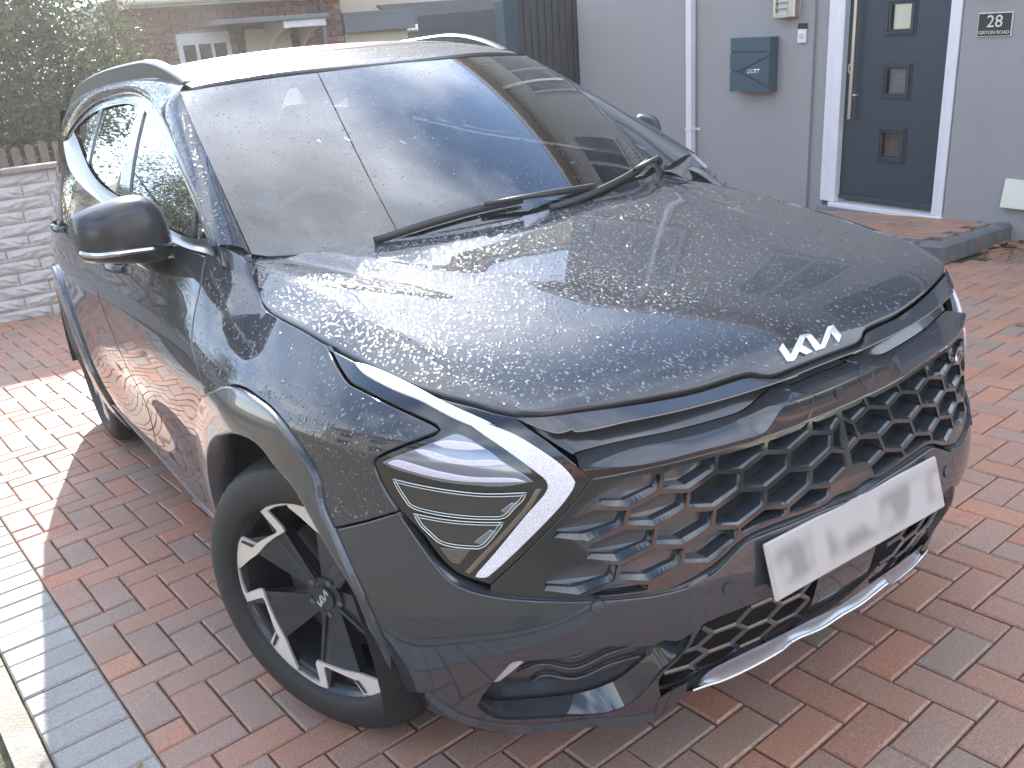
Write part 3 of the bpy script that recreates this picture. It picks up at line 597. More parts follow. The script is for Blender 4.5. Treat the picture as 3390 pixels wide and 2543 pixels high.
# =====================================================================================================
# THE CAR
# =====================================================================================================
car = thing('parked_car', 'dark grey wet family SUV parked on the red block driveway beside the house', 'car')
HALF = -math.pi/2
def toc(seg, u=HALF):
    """run a curve on to the centre line"""
    s = [tuple(p) for p in seg if p[0] > u+.02]
    return s+[(u, seg[len(s)][1] if len(s) < len(seg) else s[-1][1])]
def seg(k, i=0): return [tuple(p) for p in TR[k][i]]
# --- bonnet
he, hfr = seg('hood', 0), [tuple(p) for p in TR['hood'][1] if p[0] < -.004]
half = he+hfr[1:]
cz_ = hfr[-1][1]
hoodL = loop(he, hfr+[(0, cz_)]+[(-x, y) for x, y in hfr[::-1]], [(-x, y) for x, y in he[::-1]], [(.690, 1.335), (.45, 1.17), (0, 1.075), (-.45, 1.17), (-.690, 1.335)], ds=.014)
bonnet = put('bonnet', panel_data(hood, hoodL, off=.001, sp=.022, depth=.024, edge=.004, gap=.003), M['paint'], car)
# --- wing
fe = seg('fender_top'); dg = seg('doorgap'); lu, lm, ll = seg('lampup'), seg('lampmid'), seg('lamplow'); sm = seg('seam'); af = seg('archf')
TW, TR_ = YC*0+(.893-YC), 3.58-YC
wing = loop(fe, lu, lm, ll, sm, af[1:], rev(dg)[:], ds=.012)
wa, wb = pair('front_wing', panel_data(body, wing, sp=.025, depth=.02, edge=.0014), M['paint'], car); wb.location.z = -.016
# --- wheel arch trims
op = seg('opening')[:-1]; al = seg('archlow')
o1 = al+af[1:-1]+arc(TW, .356, .535, 74, -18, 16); i1 = op[:-1]+arc(TW, .356, .432, 74, -24, 16)
fa = loop([(a, b) for a, b in o1], rev(i1), ds=.014)
pair('wheel_arch_trim', panel_data(body, fa, off=.010, sp=.02, depth=.07, edge=.006), M['gloss2'], car)
o2 = arc(TR_, .356, .515, 200, -18, 40); i2 = arc(TR_, .356, .432, 204, -22, 40)
pair('wheel_arch_trim', panel_data(body, loop(o2, rev(i2), ds=.02), off=.010, sp=.02, depth=.07, edge=.006), M['gloss2'], car)
# --- doors, sills, rear quarter
belt = [(.285, 1.118), (.5, 1.135), (.9, 1.165), (1.27, 1.195), (1.6, 1.225), (1.95, 1.275), (2.25, 1.325), (2.55, 1.375), (2.9, 1.40)]
def bz(t): return float(np.interp(t, [p[0] for p in belt], [p[1] for p in belt]))
dd1 = rev(dg)
fdoor = loop([(.135, .835)]+rev(dg)[1:], [(p[0], bz(p[0])) for p in [(x,) for x in np.linspace(.335, 1.265, 6)]], [(1.27, bz(1.27)), (1.265, .9), (1.235, .60), (1.22, .335)], [(1.22, .335), (.44, .335)], arc(TW, .356, .535, -2, 62, 12), ds=.014)
pair('front_door', panel_data(body, fdoor, sp=.03, depth=.02, edge=.003), M['paint'], car)
rdoor = loop([(1.275, .9), (1.275, bz(1.275))], [(x, bz(x)) for x in np.linspace(1.275, 2.15, 6)], [(2.15, bz(2.15)), (2.22, 1.12), (2.25, .95), (2.255, .76)], arc(TR_, .356, .515, 129, 180, 12), [(2.065, .335), (1.23, .335)], [(1.23, .335), (1.245, .60), (1.275, .9)], ds=.016)
pair('rear_door', panel_data(body, rdoor, sp=.035, depth=.02, edge=.003), M['paint'], car)
quarter = loop([(2.265, .775), (2.26, .95), (2.23, 1.12), (2.16, bz(2.16))], [(x, bz(x)) for x in np.linspace(2.16, 3.3, 7)], [(3.3, 1.40), (3.40, 1.2), (3.42, 1.0), (3.42, .6), (3.40, .28)], [(3.40, .28), (3.08, .28)], arc(TR_, .356, .515, -8, 126, 24), ds=.02)
pair('rear_quarter', panel_data(body, quarter, sp=.04, depth=.02, edge=.003), M['paint'], car)
sill = loop([(.42, .325), (2.07, .325)], [(2.07, .325), (2.08, .25), (2.12, .20)], [(2.12, .20), (.36, .20)], [(.36, .20), (.41, .26), (.42, .325)], ds=.02)
pair('sill_trim', panel_data(body, sill, off=.006, sp=.03, depth=.03, edge=.006), M['gloss2'], car)
# --- front bumper (one skin, right half + left half), with the fog-light scoops cut out
L6 = toc(seg('L6')); L5 = toc(seg('L5')); lb = seg('lampbot'); fog_t, fog_o = seg('fogtop'), seg('fogout'); lip = seg('lip'); lgt = seg('lgtop'); lgs = seg('lgside'); skt = seg('skidtop'); skb = seg('skidbot')
lg_c = toc(lgt)
bump = loop([ll[-1]]+L6[1:], [(HALF, L6[-1][1]), lg_c[-1]], rev(lg_c), [lg_c[0]]+rev(lgs)[1:], rev(lip[:8]), rev(al)[0:0]+al, [al[-1], sm[1], sm[0]], ds=.012)
fog_hole = loop(fog_t[:-1], rev(fog_o)[1:], ds=.012)
db = panel_data(body, bump, sp=.022, depth=.02, edge=.003, holes=[fog_hole[::-1]])
fb = put('front_bumper', joined(db, mirrored(db)), M['paint'], car)
# ledge that closes the top of the bumper under the grille
B5 = lambda t, z: body(t, z, -.03)
A5 = curve3(B5, L5); A6 = curve3(body, [ll[-1]]+L6[1:])
d = face(strip_data(A6, A5, 4, 0, 120), (0, -.5, 1)); put('bumper_ledge', joined(d, mirrored(d)), M['paint'], car)
# parking sensors
for x in TR['sens']:
    t, z = x[0]; uv = np.array([[t, z]]); p = body(t, z)[0]; n = fnormal(body, uv)[0]
    for sgn in (1, -1):
        q = Vector((p[0]*sgn, p[1], p[2])); m_ = Vector((n[0]*sgn, n[1], n[2]))
        if m_.y > 0: m_ = -m_
        b = MB(); b.cyl(q-m_*.004, q+m_*.0012, .0135, 20); s_ = b.build('parking_sensor', M['satin'], car, angle=30)
        b = MB(); b.cyl(q, q+m_*.003, .0115, 20); b.build('sensor_face', M['paint'], s_, angle=30)
# washer cover
wl = loop([tuple(TR['washer'][0][0]), tuple(TR['washer'][0][1])], [tuple(TR['washer'][1][0]), tuple(TR['washer'][1][1])], [tuple(TR['washer'][2][0]), tuple(TR['washer'][2][1])], ds=.01)
pair('washer_cover', panel_data(body, wl, off=.0012, sp=.03, depth=.004, edge=.002, gap=0), M['paint'], car)
# --- fog scoops
fi = seg('fogin')
Bf = lambda t, z: body(t, z, -.045)
d = face(strip_data(curve3(Bf, fi), curve3(body, fog_o), 4, 0, 60), (0, -.3, 1)); pair('fog_scoop', d, M['paint'], car)
Bk = lambda t, z: body(t, z, -.05)
fl_ = loop(fog_t, rev(fog_o)[1:], ds=.012)
pair('fog_recess', panel_data(Bk, shrink(fl_, -.012), sp=.03, depth=.01, gap=0), M['gloss2'], car)
for i_ in range(3):                                   # soft waves moulded into the recess
    z0 = .465-.032*i_; P = [(-.80-.02*i_, z0-.02), (-.87, z0), (-.93, z0-.018), (-1.0, z0+.012), (-1.06, z0+.02)]
    c3 = curve3(lambda t, z: body(t, z, -.044), P, n=8)
    for s_ in (1, -1):
        b = MB(); b.tube(c3*np.array([s_, 1, 1]), .0035, 6); b.build('recess_rib', M['gloss2'], car, smooth=True)
Bl = lambda t, z: body(t, z, -.02)
fg = [[tuple(p) for p in s_] for s_ in TR['fogled']]
for lamp in pair('fog_light', panel_data(Bl, loop(*fg, ds=.008), sp=.02, depth=.012, gap=0, edge=.003), M['bar'], car): pass
# --- lower grille, plate, skid plate
def bx(x, z, off=0.0):
    """station t of the nose skin at lateral distance x (x > 0), height z"""
    x = np.atleast_1d(np.asarray(x, float)); z = np.atleast_1d(np.asarray(z, float)); x, z = np.broadcast_arrays(x, z)
    lo = np.full(x.shape, HALF); hi = np.full(x.shape, -.3)
    for _ in range(24):
        m_ = (lo+hi)/2; X = -body(m_, z, off)[..., 0]; g = X < x; lo = np.where(g, m_, lo); hi = np.where(g, hi, m_)
    return (lo+hi)/2
def nose(x, z, off=0.0):
    """point of the nose skin at signed lateral x, height z"""
    x = np.atleast_1d(np.asarray(x, float)); z = np.atleast_1d(np.asarray(z, float)); x, z = np.broadcast_arrays(x, z)
    P = body(bx(np.abs(x), z, off), z, off); P = P.copy(); P[..., 0] = x; return P
Blg = lambda t, z: body(t, z, -.055)
lgl = loop([(HALF, lg_c[-1][1]+.01)]+rev(lg_c)[1:], rev(lgs)[:3], [(-1.09, .27), (-1.2, .30), (HALF, .33)], ds=.015)
d = panel_data(Blg, shrink(lgl, -.01), sp=.04, depth=.01, gap=0); lgb = put('lower_grille', joined(d, mirrored(d)), M['black'], car)
# bars of the lower mesh: a honeycomb of thin bars
LGP = np.vstack([lgl]); 
for i_ in range(-5, 6):
    for j_ in range(-4, 5):
        cx_, cz3 = .080*i_, .425+.052*j_+(.026 if i_ % 2 else 0)
        for (a0, b0), (a1, b1) in (((-.025, .026), (.025, .026)), ((.025, .026), (.055, 0)), ((.055, 0), (.025, -.026))):
            P = [(cx_+a0, cz3+b0), (cx_+a1, cz3+b1)]
            T_ = [(float(bx(abs(x), z)[0]), z) for x, z in P]
            if not inside(shrink(lgl, -.004), np.array(T_)).all(): continue
            if abs(cx_) < .1 and cz3 < .52: continue
            b = MB(); b.tube([nose(x, z, -.020)[0] for x, z in P], .0036, 6, flat=1.5); b.build('grille_bar', M['gloss2'], lgb)
b = MB(); G = [[nose(x, z, -.018)[0] for x in np.linspace(-.09, .09, 9)] for z in (.50, .46, .42, .385, .37)]; b.grid(G); b.build('radar_cover', M['gloss2'], car, smooth=True)
Bs = lambda t, z: body(t, z, .012)
A = curve3(lambda t, z: body(t, z, -.002), toc(skt)); Bc = curve3(Bs, toc(skb)); d = face(strip_data(A, Bc, 5, .006, 90), (0, -1, .5))
sk = put('skid_plate', joined(d, mirrored(d)), M['skid'], car)
b = MB(); b.tube(np.vstack([Bc, (Bc*np.array([-1, 1, 1]))[::-1][1:]]), .0035, 6); b.build('skid_rim', M['chrome'], sk, smooth=True)
# under-edge that turns below the skid plate and the lip behind it
C2_ = Bc+np.array([0, .03, -.022]); d = face(strip_data(Bc, C2_, 2, 0, 90), (0, -1, -1)); put('skid_edge', joined(d, mirrored(d)), M['satin'], car)
l8 = lip[7:]
A = curve3(body, [(-1.093, .315), (-1.13, .335), (-1.175, .345)]); Bc = curve3(body, l8); d = face(strip_data(A, Bc, 3, 0, 20), (0, -1, 0)); pair('bumper_lip', d, M['paint'], car)
low = curve3(body, lip); d = face(strip_data(low, low+np.array([.0, .10, -.05]), 2, 0, 60), (0, -1, -1)); pair('under_spoiler', d, M['satin'], car)
# lip trim: pale band that runs round the foot of the bumper
lt = [(a, b_+.004) for a, b_ in lip[:8]]; lt2 = [(a, b_+.024) for a, b_ in lip[:8]]
d = face(strip_data(curve3(lambda t, z: body(t, z, .008), lt), curve3(lambda t, z: body(t, z, .001), lt2), 3, 0, 60), (0, -1, .6)); pair('foot_strip', d, M['paint'], car)
# number plate: the characters cannot be read in the photograph
pl = thing('x', None, None)
bpy.data.objects.remove(pl)
pc = nose(0, .548, 0)[0]
b = MB(); b.box(-.26, .26, -.004, .004, -.0555, .0555, .003); npl = b.build('number_plate', M['plate'], car)
npl.location = (0, .042, .566); npl.rotation_euler = (math.radians(-14), 0, 0)
b = MB(); b.add([(-.255, -.0046, -.051), (.255, -.0046, -.051), (.255, -.0046, .051), (-.255, -.0046, .051)], [(0,1,2,3)]); b.build('plate_face', M['plate_s'], npl)
b = MB(); b.box(-.24, .24, .004, .05, -.045, .045, .004); b.build('plate_mount', M['satin'], npl)
# --- nose bands between bonnet and grille
g1, g2 = seg('gseam1'), seg('gseam2'); hfb = [tuple(p) for p in TR['hood'][1] if p[0] < -.004]
top3 = np.vstack([hood(np.array([p[0] for p in hfb]), np.array([p[1] for p in hfb])), hood(0, cz_)]); top3 = CR(top3, 4)+np.array([0, .0, -.006])
L1, L2, L3, L4 = [toc(seg(k)) for k in ('L1', 'L2', 'L3', 'L4')]
c1_ = curve3(lambda t, z: body(t, z, -.004), [g1[1]]+L1[2:]); c2_ = curve3(lambda t, z: body(t, z, -.035), [g1[3]]+L2); c3_ = curve3(lambda t, z: body(t, z, .004), [g1[3]]+L3[1:]); c4_ = curve3(lambda t, z: body(t, z, -.006), L4)
def both(name, d, m, tow): d = face(d, tow); return put(name, joined(d, mirrored(d)), m, car)
both('nose_panel', strip_data(top3, c1_, 5, .0, 120), M['paint'], (0, -1, .6))
b = MB(); b.tube(np.vstack([c1_, (c1_*np.array([-1, 1, 1]))[::-1][1:]]), .0014, 5); b.build('slot_edge', M['bronze'], car, smooth=True)
b = MB(); b.tube(np.vstack([c4_, (c4_*np.array([-1, 1, 1]))[::-1][1:]]), .0014, 5); b.build('brow_edge', M['bronze'], car, smooth=True)
in1 = c1_+np.array([0, .045, -.004])
both('slot_roof', strip_data(c1_, in1, 1, 0, 100), M['satin'], (0, 0, -1))
both('slot_back', strip_data(in1, c2_+np.array([0, .004, 0]), 2, 0, 100), M['gloss2'], (0, -1, 0))
both('grille_lip', strip_data(c2_, c3_, 5, -.002, 120), M['paint'], (0, -1, 1))
both('grille_brow', strip_data(c3_, c4_, 2, -.004, 120), M['gloss'], (0, -1, 0))
b = MB(); b.cyl(nose(0, .825, .0)[0], nose(0, .825, .006)[0], .012, 16); b.build('front_camera', M['gloss'], car, angle=30)
# side shoulder between lamp seam and the slot
sh = loop(g1[1:], [g1[-1], L4[0], L3[1], L2[0], L1[1], g1[1]], ds=.01)
# --- upper grille
Bg = lambda t, z: body(t, z, -.050)
L5r = L5
gl_ = loop([g1[-1]]+L4, [(HALF, L4[-1][1]), (HALF, L5r[-1][1])], rev(L5r)[:-4]+[g2[-1]], rev(g2), ds=.014)
d = panel_data(Bg, gl_, sp=.035, depth=.01, gap=0); gr = put('grille', joined(d, mirrored(d)), M['gloss'], car)
# a flush frame with one opening per cell of a leaning honeycomb, mirrored about the centre
cell = np.array([(-.3845, .717), (-.331, .702), (-.272, .7205), (-.2605, .7515), (-.3165, .7655), (-.375, .748)]); GP = shrink(gl_, .004); cells = []
def in_grille(Q): return inside(GP, np.stack([bx(-Q[:, 0], Q[:, 1]), Q[:, 1]], 1))
for r_ in range(-4, 7):
    for k in range(-8, 8):
        C_ = cell+k*np.array([.1145, .0035])+r_*np.array([.044, -.046])
        if C_[:, 0].min() > -.03 or C_[:, 0].min() < -.68: continue
        C_[:, 0] = np.minimum(C_[:, 0], -.0035)
        C_ = resample(C_, .008, True)
        k_in = in_grille(C_)
        if k_in.sum() < .45*len(C_): continue
        if not k_in.all():                     # cut the cell off at the border of the face
            ctr = C_[k_in].mean(0)
            for q in range(len(C_)):
                if not k_in[q]:
                    lo_, hi_ = 0., 1.
                    for _ in range(10):
                        m_ = (lo_+hi_)/2
                        if in_grille((ctr+(C_[q]-ctr)*m_)[None])[0]: lo_ = m_
                        else: hi_ = m_
                    C_[q] = ctr+(C_[q]-ctr)*lo_
        A_ = .5*np.sum(C_[:, 0]*np.roll(C_[:, 1], -1)-np.roll(C_[:, 0], -1)*C_[:, 1])
        if abs(A_) < .0008: continue
        if A_ < 0: C_ = C_[::-1]
        C_ = shrink(C_, .0026); cells.append((C_, C_.mean(0)))
holes_ = []
for C_, ctr in cells:
    P_ = np.stack([bx(-C_[:, 0], C_[:, 1]), C_[:, 1]], 1)
    A_ = .5*np.sum(P_[:, 0]*np.roll(P_[:, 1], -1)-np.roll(P_[:, 0], -1)*P_[:, 1])
    holes_.append(P_ if A_ < 0 else P_[::-1])
d = panel_data(body, gl_, off=-.006, sp=.03, depth=.006, gap=0, edge=.0010, holes=holes_); put('grille_frame', joined(d, mirrored(d)), M['gloss'], gr)
for C_, ctr in cells:
    far = min(1, max(0, (abs(ctr[0])-.27)/.22)); dep = .036*(1-far)+.007*far; rings = []; n_ = len(C_)
    lowf = np.clip((ctr[1]-C_[:, 1])/.036, -1, 1)                                  # 1 at the foot of the cell
    e_ = (.0016+(.0026+.0085*far)*np.clip(lowf, 0, 1))
    In = shrink(C_, 1.0)-C_; In = In/np.maximum(np.linalg.norm(In, axis=1), 1e-9)[:, None]
    for w_, o_ in ((0, -.0065), (1, -.0105-.004*far), (1.12, -.0105-.004*far-dep)):
        Q = C_+In*(e_*w_)[:, None]; rings.append(nose(Q[:, 0], Q[:, 1], o_))
    V = np.vstack(rings); F = [(a_*n_+i, a_*n_+(i+1) % n_, (a_+1)*n_+(i+1) % n_, (a_+1)*n_+i) for a_ in range(2) for i in range(n_)]+[tuple(range(2*n_, 3*n_))]
    for sgn in (1, -1):
        o = mesh('grille_cell', V*np.array([sgn, 1, 1]), F if sgn > 0 else [f[::-1] for f in F], M['gloss'], gr)
        me = o.data; me.materials.append(M['gloss2']); me.materials.append(M['black'])
        for q in range(n_, 2*n_): me.polygons[q].material_index = 1
        me.polygons[2*n_].material_index = 1 if far > .35 else 2
# --- headlamps
def lampset():
    lg = seg('lampgap')
    out = loop([lu[0]]+lg, g1[1:], g2, lb, rev(ll), rev(lm), rev(lu), ds=.01)
    d = panel_data(body, out, off=-.004, sp=.02, depth=.02, gap=.002)
    res = []
    for sgn in (1, -1):
        f = (lambda q: q) if sgn > 0 else mirrored
        h = put('headlight', f(d), M['gloss'], car); res.append(h)
        if sgn < 0: h.location = (-.006, 0, -.024)
        def sub(name, key, m, off, depth=.004, ds=.008, sp=.02, edge=.0015):
            P = loop(*[[tuple(p) for p in s_] for s_ in TR[key]], ds=ds)
            return put(name, f(panel_data(body, P, off=off, depth=depth, sp=sp, gap=0, edge=edge)), m, h)
        sub('daytime_light', 'drl', M['drl'], .001, .006)
        sub('upper_lens', 'lens', M['lens'], -.0025, .004)
        for kx in ('bar1', 'bar2', 'bar3'): sub('light_bar', kx, M['bar'], .0, .004)
        sub('lamp_module', 'mod1', M['lampin'], -.003, .003); sub('lamp_module', 'mod2', M['lampin'], -.003, .003)
        for kx in ('ref1', 'ref2'): sub('reflector', kx, M['lens'], -.0012, .003)
        sub('lower_lens', 'amber', M['amber'], -.002, .003); sub('lamp_trim', 'trimbar', M['bronze'], -.001, .004)
        for kx in ('mod1', 'mod2'):
            P = loop(*[[tuple(p) for p in s_] for s_ in TR[kx]], ds=.006)
            for e, r in ((0, .0011), (.005, .0009)):
                Q = shrink(P, e); c3 = body(Q[:, 0], Q[:, 1], .0)*np.array([sgn, 1, 1])
                b = MB(); b.tube(c3, r, 5, closed=True); b.build('light_guide', M['outline'], h, smooth=True)
        # black channel beside the daytime light
        cst = [[(-.60, .955)], ]
    return res
lampset()
# --- badge
kp = np.array(TR['kia'][0]); kc = np.array([0.0, (kp[:, 1].max()+kp[:, 1].min())/2])
def badge_on(P3, nrm, thick, name, m, parent):
    n = len(P3); V = [tuple(p) for p in P3]+[tuple(p+nrm*thick) for p in P3]
    tess = geometry.tessellate_polygon([[Vector((float(a), float(b_), 0)) for a, b_ in kp]])
    F = [tuple(t) for t in tess]; F2 = [tuple(i+n for i in t) for t in F]
    o = mesh(name, V, F2+[(i, (i+1) % n, n+(i+1) % n, n+i) for i in range(n)], m, parent)
    bm = bmesh.new(); bm.from_mesh(o.data); bmesh.ops.recalc_face_normals(bm, faces=list(bm.faces)); bm.to_mesh(o.data); bm.free(); return o
P3 = hood(kp[:, 0], kp[:, 1]); nh = fnormal(hood, np.array([[0, .165]]))[0]; nh = nh if nh[2] > 0 else -nh
badge_on(P3+nh*.001, nh, .005, 'bonnet_badge', M['badge'], car)
# --- dark inner shell so gaps read dark; open at the wheels
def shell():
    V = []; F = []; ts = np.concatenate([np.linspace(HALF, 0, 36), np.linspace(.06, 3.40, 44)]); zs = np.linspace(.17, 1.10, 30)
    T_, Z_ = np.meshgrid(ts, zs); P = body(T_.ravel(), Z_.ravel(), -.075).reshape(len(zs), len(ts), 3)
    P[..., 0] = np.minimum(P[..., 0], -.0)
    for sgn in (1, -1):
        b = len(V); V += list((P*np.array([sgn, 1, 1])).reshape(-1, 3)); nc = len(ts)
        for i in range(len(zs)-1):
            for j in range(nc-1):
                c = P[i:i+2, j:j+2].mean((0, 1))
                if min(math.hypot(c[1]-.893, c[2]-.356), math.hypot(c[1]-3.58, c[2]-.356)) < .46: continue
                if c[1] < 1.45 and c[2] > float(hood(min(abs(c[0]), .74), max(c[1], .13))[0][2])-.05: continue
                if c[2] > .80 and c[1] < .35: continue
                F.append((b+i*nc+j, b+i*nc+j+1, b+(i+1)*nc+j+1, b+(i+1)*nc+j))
    mesh('dark_gap_shell', V, F, M['black'], car)
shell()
b = MB(); b.box(-.62, .62, .45, 1.15, .55, .90); b.box(-.60, .60, .60, 4.3, .20, .26); b.box(-.80, .80, 1.45, 3.0, .22, .30)  # the block under the bonnet is added so its gaps look dark
b.build('underbody', M['black'], car)
# wheel housings
for yw in (.893, 3.58):
    for sgn in (1, -1):
        b = MB(); G = []
        for a in np.linspace(-5, 186, 22):
            c, s_ = math.cos(math.radians(a)), math.sin(math.radians(a)); G.append([(sgn*x, yw+c*.445, .356+s_*.445) for x in (-.90+.03, -.50)])
        b.grid(G); G2 = [[(sgn*-.50, yw, .356), p[1]] for p in G]; b.grid(G2); b.build('wheel_housing', M['black'], car)
# --- wheels
def make_wheel(loc, yaw, sgn, spin):
    """local frame: x outward, y forward along the tread, z up"""
    w = bpy.data.objects.new('wheel', None); link(w, car); w.location = loc
    w.rotation_euler = (0, 0, yaw)
    # tyre
    prof = [(-.215, .235), (-.222, .262), (-.224, .30), (-.214, .335), (-.200, .347), (-.17, .353), (-.10, .355), (-.04, .353), (-.012, .347), (.004, .334), (.015, .312), (.019, .285), (.012, .262), (.002, .2545), (-.006, .250), (-.02, .240)]
    n = 120; V = []; F = []; m_ = len(prof); pr_ = CR(prof, 3); m_ = len(pr_)
    for i in range(n):
        a = 2*math.pi*i/n
        for x, r in pr_:
            rr = r
            if r > .341 and i % 2 and (x < -.165 or x > -.045): rr = r-.0055
            if abs(x+.14) < .006 or abs(x+.065) < .006 or abs(x+.102) < .005: rr -= .006
            V.append((x, rr*math.cos(a), rr*math.sin(a)))
    for i in range(n):
        j = (i+1) % n
        F += [(i*m_+k, j*m_+k, j*m_+k+1, i*m_+k+1) for k in range(m_-1)]
    ty = mesh('tyre', V, F, M['rubber'], w, True)
    # barrel
    b = MB(); G = []
    for i in range(61):
        a = 2*math.pi*i/60; G.append([(x, r*math.cos(a), r*math.sin(a)) for x, r in ((.001, .2545), (-.008, .248), (-.03, .236), (-.10, .225), (-.21, .232))])
    b.grid(G); rim = b.build('rim', M['alloy_dark'], w, smooth=True)
    sp_ = math.radians(spin)
    def pol(r, th, x): a = math.radians(th)+sp_; return (x, r*math.cos(a), r*math.sin(a))
    # spokes: dark forged arms with a raised rib
    for k in range(5):
        o = 72*k; b = MB()
        def blade(pts, x0, x1, dk=.028):
            top = [pol(r, t+o, x) for r, t, x in pts]; bot = [(p[0]-dk, p[1], p[2]) for p in top]; nn_ = len(top)
            b.add(top+bot, [tuple(range(nn_)), tuple(range(nn_, 2*nn_))[::-1]]+[(i, nn_+i, nn_+(i+1) % nn_, (i+1) % nn_) for i in range(nn_)])
        blade([(.05, 100, -.030), (.247, 117, -.006), (.247, 121, -.006), (.19, 124, -.010), (.05, 130, -.030)], 0, 0)
        blade([(.05, 130, -.030), (.186, 124, -.010), (.247, 150, -.006), (.247, 168, -.006), (.196, 152, -.008), (.05, 168, -.034)], 0, 0)
        blade([(.04, 108, -.024), (.20, 113, -.010), (.20, 116, -.010), (.04, 122, -.024)], 0, 0, .012)
        sp1 = b.build('spoke', M['alloy_dark'], w)
        out_ = [(.2545, 98.3), (.2545, 103), (.2545, 108), (.253, 114), (.249, 120.3), (.22, 119), (.192, 117.4), (.187, 119.9), (.19, 127), (.198, 137), (.207, 144), (.228, 145.8), (.249, 147.4), (.2525, 152), (.2545, 158), (.2545, 164), (.2545, 170.3), (.243, 169.7), (.219, 162), (.196, 152.4), (.185, 138), (.181, 125), (.183, 110.6), (.194, 110.2), (.22, 113), (.243, 115), (.2475, 107), (.249, 98.3)]
        slot = [(.244, 149), (.207, 145.2), (.211, 148.6), (.245, 150.9)]
        P2 = np.array([(r*math.cos(math.radians(t)), r*math.sin(math.radians(t))) for r, t in out_])
        tess = geometry.tessellate_polygon([[Vector((a_, b_, 0)) for a_, b_ in P2]])
        nn_ = len(out_); V = [pol(r, t+o, -.0015-.004*(1-(r-.18)/.075)) for r, t in out_]; V += [(p[0]-.006, p[1], p[2]) for p in V]
        c_ = mesh('spoke_face', V, [tuple(t) for t in tess]+[(i, (i+1) % nn_, nn_+(i+1) % nn_, nn_+i) for i in range(nn_)], M['silver'], sp1)
        bm = bmesh.new(); bm.from_mesh(c_.data); bmesh.ops.recalc_face_normals(bm, faces=list(bm.faces)); bm.to_mesh(c_.data); bm.free()
        V = [pol(r, t+o, .0008-.004*(1-(r-.18)/.075)) for r, t in slot]; mesh('spoke_slot', V, [(0,1,2,3)], M['alloy_dark'], sp1)
    b = MB(); b.cyl((-.06, 0, 0), (-.026, 0, 0), .058, 24, .052); b.cyl((-.028, 0, 0), (-.020, 0, 0), .033, 24, .031); b.build('hub', M['alloy_dark'], w, angle=30)
    for k in range(5):
        a = math.radians(72*k+134)+sp_; b = MB(); b.cyl((-.035, .046*math.cos(a), .046*math.sin(a)), (-.024, .046*math.cos(a), .046*math.sin(a)), .0085, 6); b.build('wheel_nut', M['disc'], w)
    b = MB(); b.cyl((-.115, 0, 0), (-.085, 0, 0), .165, 48); b.build('brake_disc', M['disc'], w, angle=30)
    b = MB(); b.prism([(-.06, .10, .05), (-.06, .17, .05), (-.06, .17, -.10), (-.06, .10, -.10)], (-.07, 0, 0)); b.build('brake_caliper', M['alloy_dark'], w)
    # cap badge
    a = math.radians(50 if sgn > 0 else 10); kk = (kp-kc)*np.array([.27, 1])*1.0
    kk = np.stack([(kp[:, 0])*.31, (kp[:, 1]-kc[1])*.62], 1)
    ca, sa = math.cos(a), math.sin(a); q = np.stack([kk[:, 0]*ca-kk[:, 1]*sa, kk[:, 0]*sa+kk[:, 1]*ca], 1)
    badge_on(np.array([(-.0195, x_*1.0, y_) for x_, y_ in q]), np.array([1, 0, 0]), .002, 'cap_badge', M['badge'], w)
    return w
ST = .4545
make_wheel((-.823, .8905, .356), math.pi+ST, 1, 0)
make_wheel((.823, .8905, .356), ST, -1, 20)
make_wheel((-.835, 3.58, .356), math.pi, 1, 31)
make_wheel((.835, 3.58, .356), 0, -1, 8)
# --- windscreen, frit, pillars
so0, so1 = seg('screen_out', 0), [tuple(p) for p in TR['screen_out'][1] if p[0] < -.1]
rim_s = [(x, s_) for x, s_ in so0]; topc = [(-.5771, .985), (-.40, .955), (-.2, .93), (0, .925), (.2, .93), (.40, .955), (.5771, .985)]
scr = loop(rim_s, topc, [(-x, s_) for x, s_ in rim_s[::-1]], [(.66, -.03), (.3, -.03), (0, -.03), (-.3, -.03), (-.66, -.03)], ds=.02)
sg0 = seg('screen_glass')
sglass = loop([(-.640, .09), (-.652, .14), (-.648, .30), (-.625, .60), (-.590, .93)], [(-.55, .945), (-.3, .90), (0, .885), (.3, .90), (.55, .945)], [(.590, .93), (.625, .60), (.648, .30), (.652, .14), (.640, .09)], [(.60, .065), (.3, .05), (0, .045), (-.3, .05), (-.60, .065)], ds=.02)
put('windscreen', panel_data(screen, scr, sp=.05, depth=.004, gap=.0, edge=.003), M['glass'], car)
ws_ = [o for o in bpy.data.objects if o.name.startswith('windscreen')][0]
put('screen_border', panel_data(screen, shrink(scr, .004), off=-.006, sp=.05, depth=.002, gap=0, holes=[sglass]), M['satin'], ws_)
# roof skin
rfo = loop([(-.585, 1.893), (-.40, 1.825), (-.2, 1.776), (0, 1.760), (.2, 1.776), (.40, 1.825), (.585, 1.893)], [(.585, 1.90), (.605, 2.4), (.61, 3.2), (.585, 4.1)], [(.585, 4.1), (.3, 4.25), (0, 4.28), (-.3, 4.25), (-.585, 4.1)], [(-.585, 4.1), (-.61, 3.2), (-.605, 2.4), (-.585, 1.90)], ds=.03)
put('roof', panel_data(roof, rfo, sp=.05, depth=.012, edge=.004), M['roof_paint'], car)
# sunroof glass outline
sr = loop([(-.42, 2.05), (0, 1.99), (.42, 2.05)], [(.42, 2.05), (.43, 3.3)], [(.43, 3.3), (0, 3.36), (-.43, 3.3)], [(-.43, 3.3), (-.42, 2.05)], ds=.03)
put('roof_glass', panel_data(roof, sr, off=.0015, sp=.06, depth=.004, gap=0), M['roof_paint'], car)
